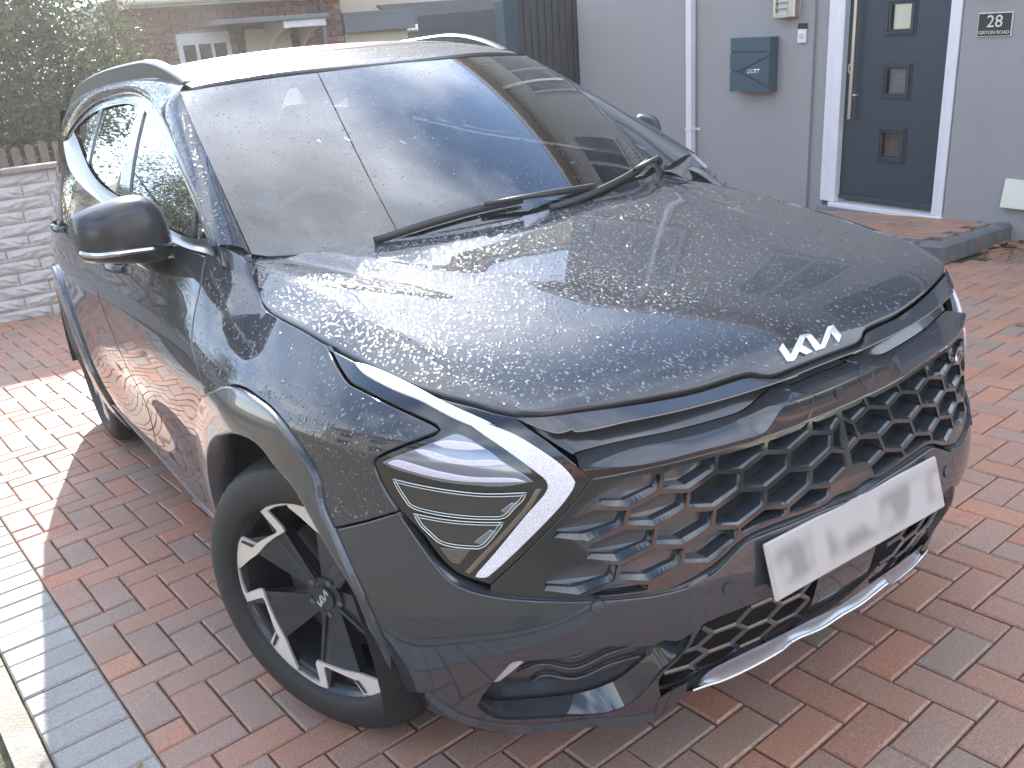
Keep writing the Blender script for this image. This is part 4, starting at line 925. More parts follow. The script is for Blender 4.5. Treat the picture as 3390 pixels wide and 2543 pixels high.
# pillar and cant rail: from the screen / roof edge out to the top of the side glass
dl = seg('door_line')
inn = np.vstack([screen(np.array([p[0] for p in rim_s]), np.array([p[1] for p in rim_s])), roof(np.array([-.590, -.607, -.613, -.613, -.600, -.588]), np.array([1.95, 2.3, 2.8, 3.3, 3.8, 4.1]))])
dlo = [(1.255, 1.150), (1.4313, 1.246), (1.6698, 1.345), (1.9286, 1.432), (2.157, 1.489), (2.4822, 1.531), (2.85, 1.535), (3.15, 1.52), (3.50, 1.475), (3.80, 1.42), (4.1, 1.36)]
out3 = green(np.array([p[0] for p in dlo]), np.array([p[1] for p in dlo]), .012)
inn = CR(inn, 6); out3 = CR(out3, 6)
d = face(strip_data(inn, out3, 6, .016, 110), (-1, 0, .6)); pair('side_rail', d, M['paint'], car)
fr_in = np.array([(a+.0, b_) for a, b_ in dlo]); tk = np.gradient(fr_in, axis=0); tk /= np.linalg.norm(tk, axis=1)[:, None]; nn2 = np.stack([tk[:, 1], -tk[:, 0]], 1)
o4 = out3+np.array([.010, 0, 0]); fi2 = fr_in+nn2*.035; i4 = CR(green(fi2[:, 0], fi2[:, 1], .0), 6)
d = face(strip_data(o4, i4, 3, .003, 110), (-1, 0, 0)); pair('window_frame', d, M['gloss2'], car)
# bright strip over the window frame edge
for sgn in (1, -1):
    b = MB(); b.tube(out3*np.array([sgn, 1, 1])+np.array([-.001*sgn, 0, 0]), .0035, 6); b.build('window_trim', M['gloss'], car, smooth=True)
# belt strip: chrome, kicking up behind the rear door
bl = [(1.262, 1.140), (1.45, 1.133), (1.75, 1.153), (2.1, 1.193), (2.45, 1.222), (2.75, 1.262), (3.0, 1.315), (3.25, 1.365), (3.6, 1.40)]
bl = [(1.20, 1.092)]+bl
bo = np.array([body(y-1.0, bz(y-1.0)+.0 if y > 1.21 else 1.090, .004)[0] for y, z in bl]); bi = green(np.array([p[0] for p in bl]), np.array([p[1]+.018 for p in bl]), .004)
d = face(strip_data(CR(bo, 6), CR(bi, 6), 4, .008, 90), (-1, 0, .4)); pair('belt_trim', d, M['belt'], car)
# side glass
def gpoly(*segs): return loop(*segs, ds=.03)
def gb(y): return float(np.interp(y, [p[0] for p in bl], [p[1]+.012 for p in bl]))
def gt(y): return float(np.interp(y, fi2[:, 0], fi2[:, 1]))+.012
def pane(y0, y1, slant=0.0):
    ys = np.linspace(y0, y1, 8)
    return loop([(y, gb(y)) for y in ys], [(y1, gb(y1)), (y1+slant, gt(y1+slant))], [(y+slant, gt(y+slant)) for y in ys[::-1]], [(y0+slant, gt(y0+slant)), (y0, gb(y0))], ds=.03)
fgp = loop([(y, gb(y)) for y in np.linspace(1.31, 2.10, 7)], [(2.10, gb(2.10)), (2.26, gt(2.26))], [(y, gt(y)) for y in np.linspace(2.26, 1.36, 8)], ds=.03)
for name_, P_ in (('front_window', fgp), ('rear_window', pane(2.20, 2.86, .12)), ('quarter_window', pane(2.93, 3.35, .14))):
    pair(name_, panel_data(green, P_, off=-.006, sp=.06, depth=.004, gap=0), M['glass_side'], car)
for y0, y1, sl_ in ((2.10, 2.205, .15), (2.86, 2.93, .13)):
    P_ = loop([(y0, gb(y0)), (y1, gb(y1))], [(y1, gb(y1)), (y1+sl_, gt(y1+sl_))], [(y1+sl_, gt(y1+sl_)), (y0+sl_, gt(y0+sl_))], [(y0+sl_, gt(y0+sl_)), (y0, gb(y0))], ds=.03)
    pair('door_pillar', panel_data(green, P_, off=.0, sp=.06, depth=.01, gap=0), M['gloss'], car)
# thin upright ahead of the front window (quarter light divider)
P_ = loop([(1.44, gb(1.44)), (1.475, gb(1.475))], [(1.475, gb(1.475)), (1.50, gt(1.50))], [(1.50, gt(1.50)), (1.475, gt(1.475))], [(1.475, gt(1.475)), (1.44, gb(1.44))], ds=.02)
pair('window_divider', panel_data(green, P_, off=-.002, sp=.06, depth=.006, gap=0), M['seal'], car)
# tail: closed back
b = MB(); G = []
for z in np.linspace(.25, 1.38, 12):
    xe = abs(float(body(3.42 if z < 1.1 else 3.38, z)[0][0])); G.append([(x*xe, 4.42+.05*(1-x*x), z) for x in np.linspace(-1, 1, 15)])
b.grid(G); b.build('tailgate', M['paint'], car, smooth=True)
b = MB(); b.grid([[(x*.60, 4.22+.02*(1-x*x)+t*.26, 1.515-t*.16) for x in np.linspace(-1, 1, 11)] for t in (0, .5, 1)]); b.build('rear_screen', M['gloss'], car, smooth=True)
# --- roof rails
for sgn in (1, -1):
    ys = np.linspace(1.96, 4.0, 40); b = MB(); V = []; F = []
    for i, y in enumerate(ys):
        t = (y-1.96)/2.04; h = .048*min(1, (math.sin(math.pi*min(t, 1-t)/.44)) if min(t, 1-t) < .22 else 1)
        x0 = .572+.012*math.sin(math.pi*t); zb = float(roof(x0, y)[0][2])
        zt = zb+h+.004; w_ = .019; th = min(.026, h+.003)
        lowz = zb-.01
        V += [(sgn*(x0-w_), y, lowz), (sgn*(x0-w_), y, zt-.006), (sgn*(x0-w_*.5), y, zt), (sgn*(x0+w_*.5), y, zt-.001), (sgn*(x0+w_), y, zt-.008), (sgn*(x0+w_), y, lowz)]
    for i in range(len(ys)-1):
        for k in range(6): F.append((i*6+k, i*6+(k+1) % 6, (i+1)*6+(k+1) % 6, (i+1)*6+k))
    F += [tuple(range(6)), tuple(range((len(ys)-1)*6, len(ys)*6))]
    b.add(V, F); o = b.build('roof_rail', M['satin'], car, angle=40)
# --- door mirrors
for sgn in (1, -1):
    secs = []
    # (x, y centre, z centre, half depth y, half height z)
    for x, yc, zc_, hy, hz in ((-.815, 1.555, 1.150, .030, .020), (-.828, 1.540, 1.170, .066, .058), (-.86, 1.515, 1.182, .086, .080), (-.91, 1.505, 1.188, .092, .080), (-.96, 1.500, 1.190, .090, .071), (-1.005, 1.503, 1.189, .084, .062), (-1.035, 1.512, 1.187, .072, .053), (-1.050, 1.522, 1.185, .056, .042)):
        ring = []
        for k in range(28):
            a = 2*math.pi*k/28; c, s_ = math.cos(a), math.sin(a); e = .5
            yy = abs(c)**e*math.copysign(1, c); zz_ = abs(s_)**.62*math.copysign(1, s_)
            yy = yy*(1 if yy < 0 else .45)                     # front rounded, back flat
            ring.append((sgn*x, yc+yy*hy, zc_+zz_*hz-.25*hy*max(0, yy)*0+(.012 if s_ > 0 else 0)*(1-abs(yy))))
        if sgn < 0: ring = [(.80+(p[0]-.80)*.45, p[1]+(p[0]-.80)*.5, p[2]) for p in ring]      # the far mirror is folded back
        secs.append(ring)
    def ringed(rows, F0=None):
        V = [p for r in rows for p in r]; F = []
        for i in range(len(rows)-1):
            for k in range(28): F.append((i*28+k, i*28+(k+1) % 28, (i+1)*28+(k+1) % 28, (i+1)*28+k))
        F += [tuple(range(28)), tuple(range((len(rows)-1)*28, len(rows)*28))]; return V, F
    V, F = ringed(secs); mi = MB(); mi.add(V, F); mir = mi.build('door_mirror', M['mirror_paint'], car, smooth=True)
    mir.data.materials.append(M['gloss'])
    for p in mir.data.polygons:
        if p.center.z < 1.158: p.material_index = 1
    sub = mir.modifiers.new('s', 'SUBSURF'); sub.levels = 1; sub.render_levels = 2
    if sgn < 0: continue
    P = CR([(-.885, 1.421, 1.146), (-.93, 1.413, 1.150), (-.98, 1.411, 1.153), (-1.02, 1.428, 1.156), (-1.045, 1.462, 1.162)], 6)*np.array([sgn, 1, 1])
    b = MB(); b.tube(P, .0075, 8); b.build('indicator', M['chrome'], mir, smooth=True)
    b = MB(); b.tube(CR([(-.72, 1.62, 1.03), (-.80, 1.60, 1.05), (-.86, 1.57, 1.09), (-.90, 1.54, 1.135)], 5)*np.array([sgn, 1, 1]), [.030]*5+[.034]*5+[.040]*6, 12, flat=.7); b.build('mirror_arm', M['gloss'], mir, smooth=True)
    b = MB(); b.add([(sgn*-.86, 1.552, 1.13), (sgn*-1.02, 1.552, 1.14), (sgn*-1.02, 1.552, 1.235), (sgn*-.86, 1.552, 1.24)], [(0,1,2,3)]); b.build('mirror_glass', M['chrome'], mir)
# --- door handles
for t0, z0, L_ in ((1.05, 1.030, .20), (2.02, 1.075, .20)):
    for sgn in (1, -1):
        b = MB(); G = []
        for i in range(13):
            u = i/12; t = t0-.10+L_*u; o_ = .006+.034*math.sin(math.pi*u)**.5; hz = .013+.004*math.sin(math.pi*u)
            p = body(t, z0+.012*u, 0)[0]
            G.append([(sgn*(p[0]-o_+.010*(1-abs(c_))*0), p[1], p[2]+c_*hz) if abs(c_) < 1 else (sgn*(p[0]-o_+.012), p[1], p[2]+c_*hz) for c_ in (-1, -.6, 0, .6, 1)])
        b.grid(G); b.build('door_handle', M['paint'], car, smooth=True)
# --- wipers, cowl
b = MB(); G = []
for r_ in range(4):
    G.append([(x, (float(np.interp(abs(x), [0, .45, .69], [1.075, 1.17, 1.335]))-.012)*(1-r_/3)+(float(screen(x, .03)[0][1])+.01)*r_/3, (1.072-.01*abs(x))*(1-r_/3)+(1.098)*r_/3) for x in np.linspace(-.68, .68, 25)])
b.grid(G); b.build('scuttle_panel', M['satin'], car, smooth=True)
for pts, off in (([(-.43, -.012), (-.30, .030), (-.20, .052), (-.10, .064), (.0, .066)], .014), ([(.06, .008), (.20, .020), (.33, .034), (.50, .050), (.60, .06)], .014)):
    c = screen(np.array([p[0] for p in CR(pts, 5)]), np.array([p[1] for p in CR(pts, 5)]), off)
    b = MB(); b.tube(c, .0055, 6, flat=2.0); wp = b.build('wiper', M['satin'], car, smooth=True)
    b = MB(); b.tube([c[len(c)*2//3]+np.array([0, -.008, .010]), c[-1]+np.array([.03, -.02, .008]), c[-1]+np.array([.26, .02, -.008]) if c[-1][0] < .3 else c[-1]+np.array([.07, .02, -.012])], [.006, .008, .012], 6); b.build('wiper_arm', M['satin'], wp, smooth=True)
for sgn in (1, -1):
    b = MB(); o_ = [(-.705, 1.335, 1.085), (-.712, 1.296, 1.083), (-.736, 1.203, 1.065), (-.75, 1.12, 1.045)]; i_ = [tuple(body(t, z, -.002)[0]+np.array([0, 0, -.004])) for t, z in ((.335, 1.135), (.285, 1.145), (.20, 1.10), (.12, 1.06))]
    b.grid([[tuple(np.array(p)*np.array([sgn, 1, 1])) for p in r_] for r_ in (o_, i_)]); b.build('scuttle_corner', M['satin'], car)
    b = MB(); G = []
    for u in np.linspace(0, 1, 5):
        p0 = np.array([-.688, 1.30, 1.108])*(1-u)+np.array([-.782, 1.255, 1.150])*u; p1 = np.array([-.715, 1.215, 1.074])*(1-u)+np.array([-.792, 1.195, 1.088])*u
        G.append([tuple((p0*(1-v)+p1*v+np.array([0, 0, .008*math.sin(math.pi*v)]))*np.array([sgn, 1, 1])) for v in np.linspace(-.15, 1, 6)])
    b.grid(G); b.build('pillar_base', M['paint'], car, smooth=True)
    b = MB(); b.prism([(sgn*-.68, 1.27, 1.06), (sgn*-.80, 1.20, 1.04), (sgn*-.83, 1.42, 1.04), (sgn*-.70, 1.45, 1.06)], (0, 0, .035)); b.build('pillar_foot', M['satin'], car)
# --- cabin
b = MB(); G = []
for r_, (dy, dz) in enumerate([(0.02, -.045), (.14, -.03), (.30, -.035), (.42, -.10), (.44, -.30)]):
    G.append([(x, 1.16+.12*(abs(x)/.7)**2+dy, 1.10+dz) for x in np.linspace(-.72, .72, 17)])
b.grid(G); b.build('dashboard', M['satin'], car, smooth=True)
b = MB(); b.box(-.74, .74, 1.5, 4.0, .40, .46); b.build('cabin_floor', M['black'], car)
b = MB(); P = [(-.36+.185*math.cos(a), 1.74-.075*math.sin(a)+.0, 1.02+.17*math.sin(a)) for a in np.linspace(0, 2*math.pi, 29)[:-1]]
b.tube(P, .016, 8, closed=True); sw = b.build('steering_wheel', M['seat'], car, smooth=True)
b = MB(); b.box(-.42, -.30, 1.72, 1.76, .97, 1.05, .02); b.box(-.53, -.19, 1.735, 1.75, 1.005, 1.03, .005); b.build('wheel_centre', M['seat'], sw)
for x in (-.37, .37):
    for y in (2.25, 3.15):
        b = MB(); b.box(x-.24, x+.24, y-.35, y+.15, .50, .66, .05); se = b.build('seat', M['seat'], car)
        b = MB(); b.prism([(x-.23, y+.10, .62), (x+.23, y+.10, .62), (x+.21, y+.30, 1.22), (x-.21, y+.30, 1.22)], (0, .10, .02)); b.build('seat_back', M['seat'], se)
        b = MB(); b.box(x-.12, x+.12, y+.30, y+.40, 1.25, 1.42, .04); b.build('head_rest', M['seat'], se)
b = MB(); b.box(-.12, .12, 1.83, 1.86, 1.395, 1.455, .01); b.build('rear_view_mirror', M['black_pl'], car)
b = MB(); b.prism([(-.11, 1.74, 1.475), (.11, 1.74, 1.475), (.07, 1.62, 1.415), (-.07, 1.62, 1.415)], (0, .03, -.03)); b.build('sensor_housing', M['black_pl'], car)
# suction mount and window sticker on the glass
q = screen(-.594, .241, -.008)[0]; nsc = fnormal(screen, np.array([[-.594, .241]]))[0]; nsc = nsc if nsc[2] > 0 else -nsc
b = MB(); b.cyl(Vector(q)-Vector(nsc)*.012, Vector(q), .034, 28); b.build('suction_mount', M['lens'], car, angle=30)
for k in range(6):
    P = [(.654+.010*k+.014*u, .172-.013*k+.012*math.sin(u*2.6)-.035*u) for u in np.linspace(0, 1, 6)]
    b = MB(); b.tube(screen(np.array([p[0] for p in P]), np.array([p[1] for p in P]), .0015), .0016, 4, flat=.3); b.build('window_sticker', M['sticker'], car)
# model script on the far side of the grille: "GT Line"
cu = bpy.data.curves.new('t', 'FONT'); cu.body = 'GT-Line'; cu.size = .042; cu.extrude = .0015; cu.shear = .3
to = bpy.data.objects.new('t', cu); COL.objects.link(to); bpy.context.view_layer.update()
me = bpy.data.meshes.new_from_object(to); bpy.data.objects.remove(to); me.materials.append(M['badge']); gt_ = link(bpy.data.objects.new('model_badge', me), car)
p_ = nose(.435, .755, .002)[0]; gt_.location = p_; gt_.rotation_euler = (math.radians(84), 0, math.radians(24))
# --- water beads left by the rain
def beads(fn, poly, n, r0, r1, off, flip=False, thin=None):
    lo, hi = poly.min(0), poly.max(0); out = []
    A = RNG.uniform(lo, hi, (int(n*2.2), 2)); A = A[inside(poly, A)][:n]
    if thin: A = A[RNG.random(len(A)) < thin(A)]
    nn_ = fnormal(fn, A); P = fn(A[:, 0], A[:, 1])
    R_ = r0+(r1-r0)*RNG.random(len(A))**3.2
    return P, nn_, R_
def bead_mesh(sets):
    Vs = []; Fs = []; base = 0; K_ = 7
    th = np.arange(K_)*2*math.pi/K_
    for P, n, R_, up in sets:
        n = n*np.where(np.sum(n*np.array(up), 1) < 0, -1, 1)[:, None]
        P = P
        ref = np.where(np.abs(n[:, :1]) > .8, np.array([[0, 1., 0]]), np.array([[1., 0, 0]]))
        u = np.cross(n, ref); u /= np.linalg.norm(u, axis=1)[:, None]; w = np.cross(n, u)
        m_ = len(P); H = np.where(RNG.random(m_) < .85, RNG.uniform(.10, .20, m_), RNG.uniform(.22, .36, m_))[:, None]
        rings = []
        for f_, h_ in ((1.0, -.02+0*H), (.80, .40*H), (.42, .84*H)):
            jit = 1+.14*RNG.standard_normal((m_, 1))
            for a in th: rings.append(P+(u*math.cos(a)+w*math.sin(a)*1.0)*(R_[:, None]*f_*jit)+n*(R_[:, None]*h_))
        top = P+n*(R_[:, None]*H)
        V = np.stack(rings+[top], 1)            # m, 22, 3
        f = []
        for a in range(2):
            for k in range(K_): f.append((a*K_+k, a*K_+(k+1) % K_, (a+1)*K_+(k+1) % K_, (a+1)*K_+k))
        tri = [(2*K_+k, 2*K_+(k+1) % K_, 3*K_) for k in range(K_)]
        q = np.array(f); t3 = np.array(tri); nv = 3*K_+1
        idx = base+np.arange(m_)[:, None, None]*nv
        Fs.append(((q[None]+idx).reshape(-1, 4), (t3[None]+idx).reshape(-1, 3))); Vs.append(V.reshape(-1, 3)); base += m_*nv
    V = np.vstack(Vs); Q = np.vstack([a for a, b_ in Fs]); T3 = np.vstack([b_ for a, b_ in Fs])
    me = bpy.data.meshes.new('water_beads'); me.vertices.add(len(V)); me.vertices.foreach_set('co', V.ravel())
    me.loops.add(Q.size+T3.size); me.loops.foreach_set('vertex_index', np.concatenate([Q.ravel(), T3.ravel()]).astype(np.int32))
    me.polygons.add(len(Q)+len(T3)); ls = np.concatenate([np.arange(len(Q))*4, Q.size+np.arange(len(T3))*3]).astype(np.int32)
    me.polygons.foreach_set('loop_start', ls); me.update(calc_edges=True); me.validate(); me.polygons.foreach_set('use_smooth', [True]*len(me.polygons))
    me.materials.append(M['drop']); o = link(bpy.data.objects.new('water_beads', me), car); o['kind'] = 'stuff'; return o
sets = []
for fn, poly, n, r0, r1, up in ((lambda x, y: hood(x, y, .0012), shrink(hoodL, .01), 24000, .0013, .0042, (0,0,1)), (body, shrink(wing, .008), 3000, .0011, .0038, (-1,-.3,1)), (roof, shrink(rfo, .01), 16000, .0016, .0048, (0,0,1)), (screen, shrink(scr, .01), 3600, .0010, .0034, (0,-1,1)), (green, shrink(fgp, .01), 1400, .001, .003, (-1,0,0))):
    sets.append(beads(fn, poly, n, r0, r1, 0, thin=(lambda A: np.clip(1.0-1.0*np.clip(A[:, 0]+.15, 0, 2)-.35*np.clip(.45-A[:, 1], 0, 1)*2, .16, 1)) if n == 24000 else None)+(up,))
P, n_, R_, up = sets[1]; P2_ = P*np.array([-1, 1, 1]); sets.append((P2_, n_*np.array([-1, 1, 1]), R_, (1, -.3, 1)))
# side rail and mirror caps
sv = d_sr = strip_data(inn, out3, 12, .016, 260); k = RNG.integers(0, len(sv[0]), 2600); jitter = RNG.normal(0, .004, (2600, 3)); nn_ = sv[2][k]; jitter -= nn_*np.sum(jitter*nn_, 1)[:, None]
sets.append((sv[0][k]+jitter, nn_, .0012+.003*RNG.random(2600)**2.5, (-1, 0, .6)))
bead_mesh(sets)
# =====================================================================================================
# THE PLACE
# =====================================================================================================
# ground sheets
def sheet(name, x0, x1, y0, y1, z, m, kind='structure'):
    b = MB(); b.add([(x0,y0,z),(x1,y0,z),(x1,y1,z),(x0,y1,z)], [(0,1,2,3)]); o = b.build(name, m); o['kind'] = kind; return o
sheet('ground', -42, 42, -42, 42, -.05, M['gravel'])
drv = sheet('driveway', -1.9, 5.2, -6, 7.25, -.012, M['joint'])
sheet('road', -41.9, 41.9, -14, -7, -.02, mat('asphalt', (.055,.055,.056), .9, bump=(200,.6)))
# border line of the drive: runs 5 degrees off the car's axis
A0 = Vector((-1.382, 3.011)); DIR = Vector((.0873, -.9962)).normalized(); PER = Vector((-DIR.y, DIR.x))  # PER points to +x
def fr(a, b): p = A0+DIR*a+PER*b; return (p.x, p.y)
def paver_mesh(L_, W_, H=.03, bev=.005):
    l, w = L_/2-.0022, W_/2-.0022; V = []; F = []
    for z, i in ((-H, 0), (-bev, 0), (0, bev)):
        V += [(-l+i, -w+i, z), (l-i, -w+i, z), (l-i, w-i, z), (-l+i, w-i, z)]
    for r in (0, 1):
        for k in range(4): F.append((r*4+k, r*4+(k+1) % 4, (r+1)*4+(k+1) % 4, (r+1)*4+k))
    F.append((8, 9, 10, 11)); return V, F
PV = paver_mesh(.2, .1)
pm = {}
for key in ('pave_red', 'pave_grey'):
    me = bpy.data.meshes.new('paver'); me.from_pydata(PV[0], [], PV[1]); me.materials.append(M[key]); pm[key] = me
HV = paver_mesh(.1, .1); me = bpy.data.meshes.new('half_paver'); me.from_pydata(HV[0], [], HV[1]); me.materials.append(M['pave_red']); pm['half_red'] = me
bricks = []      # (a, b, angle, key)
W_ = .1
for i in range(-46, 75):
    for j in range(0, 66):
        d_ = (i-j) % 4
        if d_ == 0: bricks.append(((i+1)*W_, (j+.5)*W_, 0, 'pave_red'))
        elif d_ == 3: bricks.append(((i+.5)*W_, (j+1)*W_, 90, 'pave_red'))
for i in range(-46, 75):
    bricks.append(((i+.5)*W_, -.1, 90, 'pave_grey'))
    if (i+1) % 4 == 3: bricks.append(((i+.5)*W_, .05, 90, 'half_red'))
CW = Vector(cam.matrix_world.translation); Rc = _R
def px(x, y, z=0):
    q = Rc@np.array([x-CW.x, y-CW.y, z-CW.z]); return (1695+3008.6*q[0]/q[2], 1271.5+3008.6*q[1]/q[2], q[2])
cand = []; rest = []
base_ang = math.atan2(DIR.y, DIR.x)
for a, b_, an, key in bricks:
    x, y = fr(a, b_)
    if y > 7.22 or x > 4.78 or y < -4.5: continue
    if key == 'pave_red' and b_ < .02: continue
    u, v, q = px(x, y)
    hid = (-.60 < x < .60 and .5 < y < 4.1)
    if 2.3 < y < 3.15 and x > 4.06: continue
    item = (q, x, y, base_ang+math.radians(an), key)
    if q > 0 and -60 < u < 3450 and -60 < v < 2600 and not hid: cand.append(item)
    else: rest.append(item)
cand.sort(key=lambda c: c[0])
single = cand[:300]; rest += cand[300:]
def pose(x, y, an):
    t1, t2 = RNG.normal(0, .006), RNG.normal(0, .006)
    return Matrix.Translation((x, y, RNG.normal(0, .0011)))@Matrix.Rotation(an+RNG.normal(0, .006), 4, 'Z')@Matrix.Rotation(t1, 4, 'X')@Matrix.Rotation(t2, 4, 'Y')
for q, x, y, an, key in single:
    o = bpy.data.objects.new('paver', pm[key]); o.matrix_world = pose(x, y, an); link(o, drv)
for key in ('pave_red', 'pave_grey', 'half_red'):
    L_ = [r for r in rest if r[4] == key]; V0 = np.array((HV if key == 'half_red' else PV)[0]); V = []; F = []
    for n_, (q, x, y, an, k_) in enumerate(L_):
        Mx = np.array(pose(x, y, an)); V.append(V0@Mx[:3, :3].T+Mx[:3, 3]); F += [tuple(i+n_*12 for i in f) for f in PV[1]]
    o = mesh('pavers', np.vstack(V), F, M['pave_red' if key == 'half_red' else key], drv); o['kind'] = 'stuff'
# concrete edging and verge
eg = thing('concrete_edging', 'pale concrete edging strip along the left border of the driveway', 'kerb')
L_ = -1.5
while L_ < 5.0:
    b = MB(); l1 = .9; P = [fr(L_, -.205)+(-.02,), fr(L_+l1-.006, -.205)+(-.02,), fr(L_+l1-.006, -.275)+(-.02,), fr(L_, -.275)+(-.02,)]
    P = [(x, y, -.1) for x, y, z in P]; b.prism(P, (0, 0, .112)); b.build('edging_block', M['kerb'], eg); L_ += l1
# dry leaves, little stones on the border
def leaf(name, x, y, z, s, rz, curl=.3):
    V = []; F = []; n = 6
    for i in range(n+1):
        u = i/n; w = s*.33*math.sin(math.pi*min(1, u*1.02))**.8; h = curl*s*(u-.5)**2*2
        for c_, lift in ((-1, .25), (0, 0), (1, .25)): V.append((w*c_, (u-.5)*s, h+abs(c_)*w*lift+.002))
    for i in range(n):
        for k in (0, 1): F.append((i*3+k, i*3+k+1, i*3+k+4, i*3+k+3))
    o = mesh(name, V, F, M['dead'], None, True); o.location = (x, y, z); o.rotation_euler = (random.uniform(-.3, .3), random.uniform(-.3, .3), rz); return o
for (x, y), lb in (((-1.262, 1.085), 'small curled brown leaf on the grey border blocks at the bottom left'), ((3.05, 1.35), 'tiny pale leaf lying on the red blocks below the step'), ((2.55, .75), 'small dry leaf on the red blocks right of the car nose')):
    o = leaf('dry_leaf', x, y, .004, .028 if x < 0 else .05, random.uniform(0, 6)); tag(o, lb, 'leaf', 'fallen leaves on the drive')
lv = MB(); lo_ = []
Vb = []; Fb = []
for k in range(90):
    x, y, z = 4.42+random.uniform(-.22, .36), 2.12+random.gauss(0, .16), .012+random.random()*.045; s = random.uniform(.03, .07); a = random.uniform(0, 6.28); t = random.uniform(-.6, .6)
    c_, s_ = math.cos(a), math.sin(a); P = [(-s*.3, 0, 0), (0, -s*.5, .006), (s*.3, 0, s*t*.5), (0, s*.5, .008)]
    lv.add([(x+p[0]*c_-p[1]*s_, y+p[0]*s_+p[1]*c_, z+p[2]) for p in P], [(0,1,2,3)])
o = lv.build('leaf_litter', M['dead']); o['kind'] = 'stuff'; o['label'] = 'drift of dry brown leaves at the foot of the wall beside the step'
# verge grass tufts, bottom left corner
g = MB()
for k in range(1500):
    a = random.uniform(-1.5, 3.5); x, y = fr(a, -.28-abs(random.gauss(0, .10))); h = random.uniform(.012, .04); t = random.uniform(0, 6.28); w = .0022; lx, ly = math.cos(t)*h*.7, math.sin(t)*h*.7
    g.add([(x-w, y, -.03), (x+w, y, -.03), (x+lx, y+ly, -.03+h)], [(0,1,2)])
o = g.build('verge_grass', M['grass']); o['kind'] = 'stuff'; o['label'] = 'thin worn grass beyond the edging at the bottom left'
b = MB()
for k in range(700):
    a = random.uniform(-1.2, 2.2); x, y = fr(a, -.285-random.random()*.3); s = random.uniform(.003, .011); b.box(x-s, x+s, y-s*.8, y+s*.8, -.05, -.047+s, s*.3)
o = b.build('gravel_chips', M['kerb']); o['kind'] = 'stuff'
# ---------- the grey house: its plane is x = 4.8; the drive falls 3.4 degrees, the house stands plumb ----------
TILT = .06
def hs(name, label, cat, loc=(0,0,0), group=None, rot=(0,0,0)):
    """a thing placed in the house's plumb frame"""
    Mh = Matrix.Translation((4.8, 2.85, 0))@Matrix.Rotation(TILT, 4, 'X')@Matrix.Translation(loc)@Matrix.Rotation(rot[2], 4, 'Z')
    o = thing(name, label, cat, group=group); o.matrix_world = Mh; return o
house = hs('grey_house', 'grey rendered two storey house with an anthracite front door right of the car', 'house')
# facade, local x = depth (0 = face), y along the wall (0 at the right door frame), z up. door opening y .012..1.08
def wall(y0, y1, z0, z1, name='wall', x0=0.0, x1=.3, m='render'):
    b = MB(); b.box(x0, x1, y0, y1, z0, z1); return b.build(name, M[m], house)
wall(1.232, 4.17, -.35, 5.6); wall(-3.6, -.002, .02, 5.6, x0=-.03); wall(1.090, 1.230, -.35, 2.25, x0=.028, name='door_reveal'); wall(-.002, 1.230, 2.16, 5.6, x0=-.012)
wall(-3.6, -.004, -.3, .019, 'plinth', .02, m='render_lo')
b = MB(); b.box(.30, 7.5, 3.9, 4.168, -.4, 5.6); b.build('gable_wall', M['render'], house)
b = MB(); b.box(.30, 7.5, -3.6, -3.3, -.4, 5.6); b.build('gable_wall', M['render'], house)
b = MB(); b.box(-.006, .0, 2.60, 2.64, .0, 5.6); b.box(-.004, .02, 2.64, 4.17, -.3, 5.6); b.build('render_step', M['render'], house)
b = MB(); b.prism([(-.35, -3.8, 5.55), (-.35, 4.4, 5.55), (3.9, 4.4, 7.6), (3.9, -3.8, 7.6)], (.05, 0, .12)); b.prism([(8.1, -3.8, 5.55), (8.1, 4.4, 5.55), (3.9, 4.4, 7.6), (3.9, -3.8, 7.6)], (-.05, 0, .12)); b.build('roof', M['slate'], house)
b = MB(); b.box(-.42, -.30, -3.8, 4.4, 5.42, 5.54, .02); b.build('gutter', M['white'], house)
b = MB(); b.box(-.30, .0, -3.8, 4.4, 5.50, 5.56); b.build('soffit', M['white'], house)
for y0, y1, z0, z1 in ((2.2, 3.7, 3.3, 4.6), (-.3, .9, 3.3, 4.6), (-3.0, -1.2, 3.2, 4.6), (-3.0, -1.2, .9, 2.2)):
    b = MB(); b.box(-.06, -.032, y0-.06, y1+.06, z0-.06, z0); b.box(-.06, -.032, y0-.06, y1+.06, z1, z1+.06); b.box(-.06, -.032, y0-.06, y0, z0, z1); b.box(-.06, -.032, y1, y1+.06, z0, z1); b.box(-.055, -.032, (y0+y1)/2-.03, (y0+y1)/2+.03, z0, z1)
    w_ = b.build('window', M['win_frame'], house)
    b = MB(); b.box(-.046, -.036, y0, y1, z0, z1); b.build('pane', M['gloss'], w_)
# door frame
b = MB()
b.box(-.028, .10, .935, 1.010, .14, 2.16, .004); b.box(-.012, .10, 1.008, 1.088, .14, 2.16, .004)
b.box(-.034, .10, .012, .062, .13, 2.16, .004); b.box(-.018, .10, .062, .104, .14, 2.16, .004); b.box(-.03, .10, .012, 1.088, 2.08, 2.158, .004)
df = b.build('door_frame', M['white'], house)
b = MB(); b.box(-.05, .10, .0, .98, .105, .138, .004); b.build('threshold', M['white'], house)
b = MB(); b.box(-.055, .10, .0, 1.085, .035, .104, .004); b.build('door_sill', M['render_lo'], house)
door = hs('front_door', 'anthracite front door with three small square panes and a long steel bar handle', 'door')
b = MB()
wins = [(.417, .585, 1.412, 1.585), (.420, .583, .972, 1.148), (.422, .582, .518, .70), (.417, .585, 1.80, 1.97)]
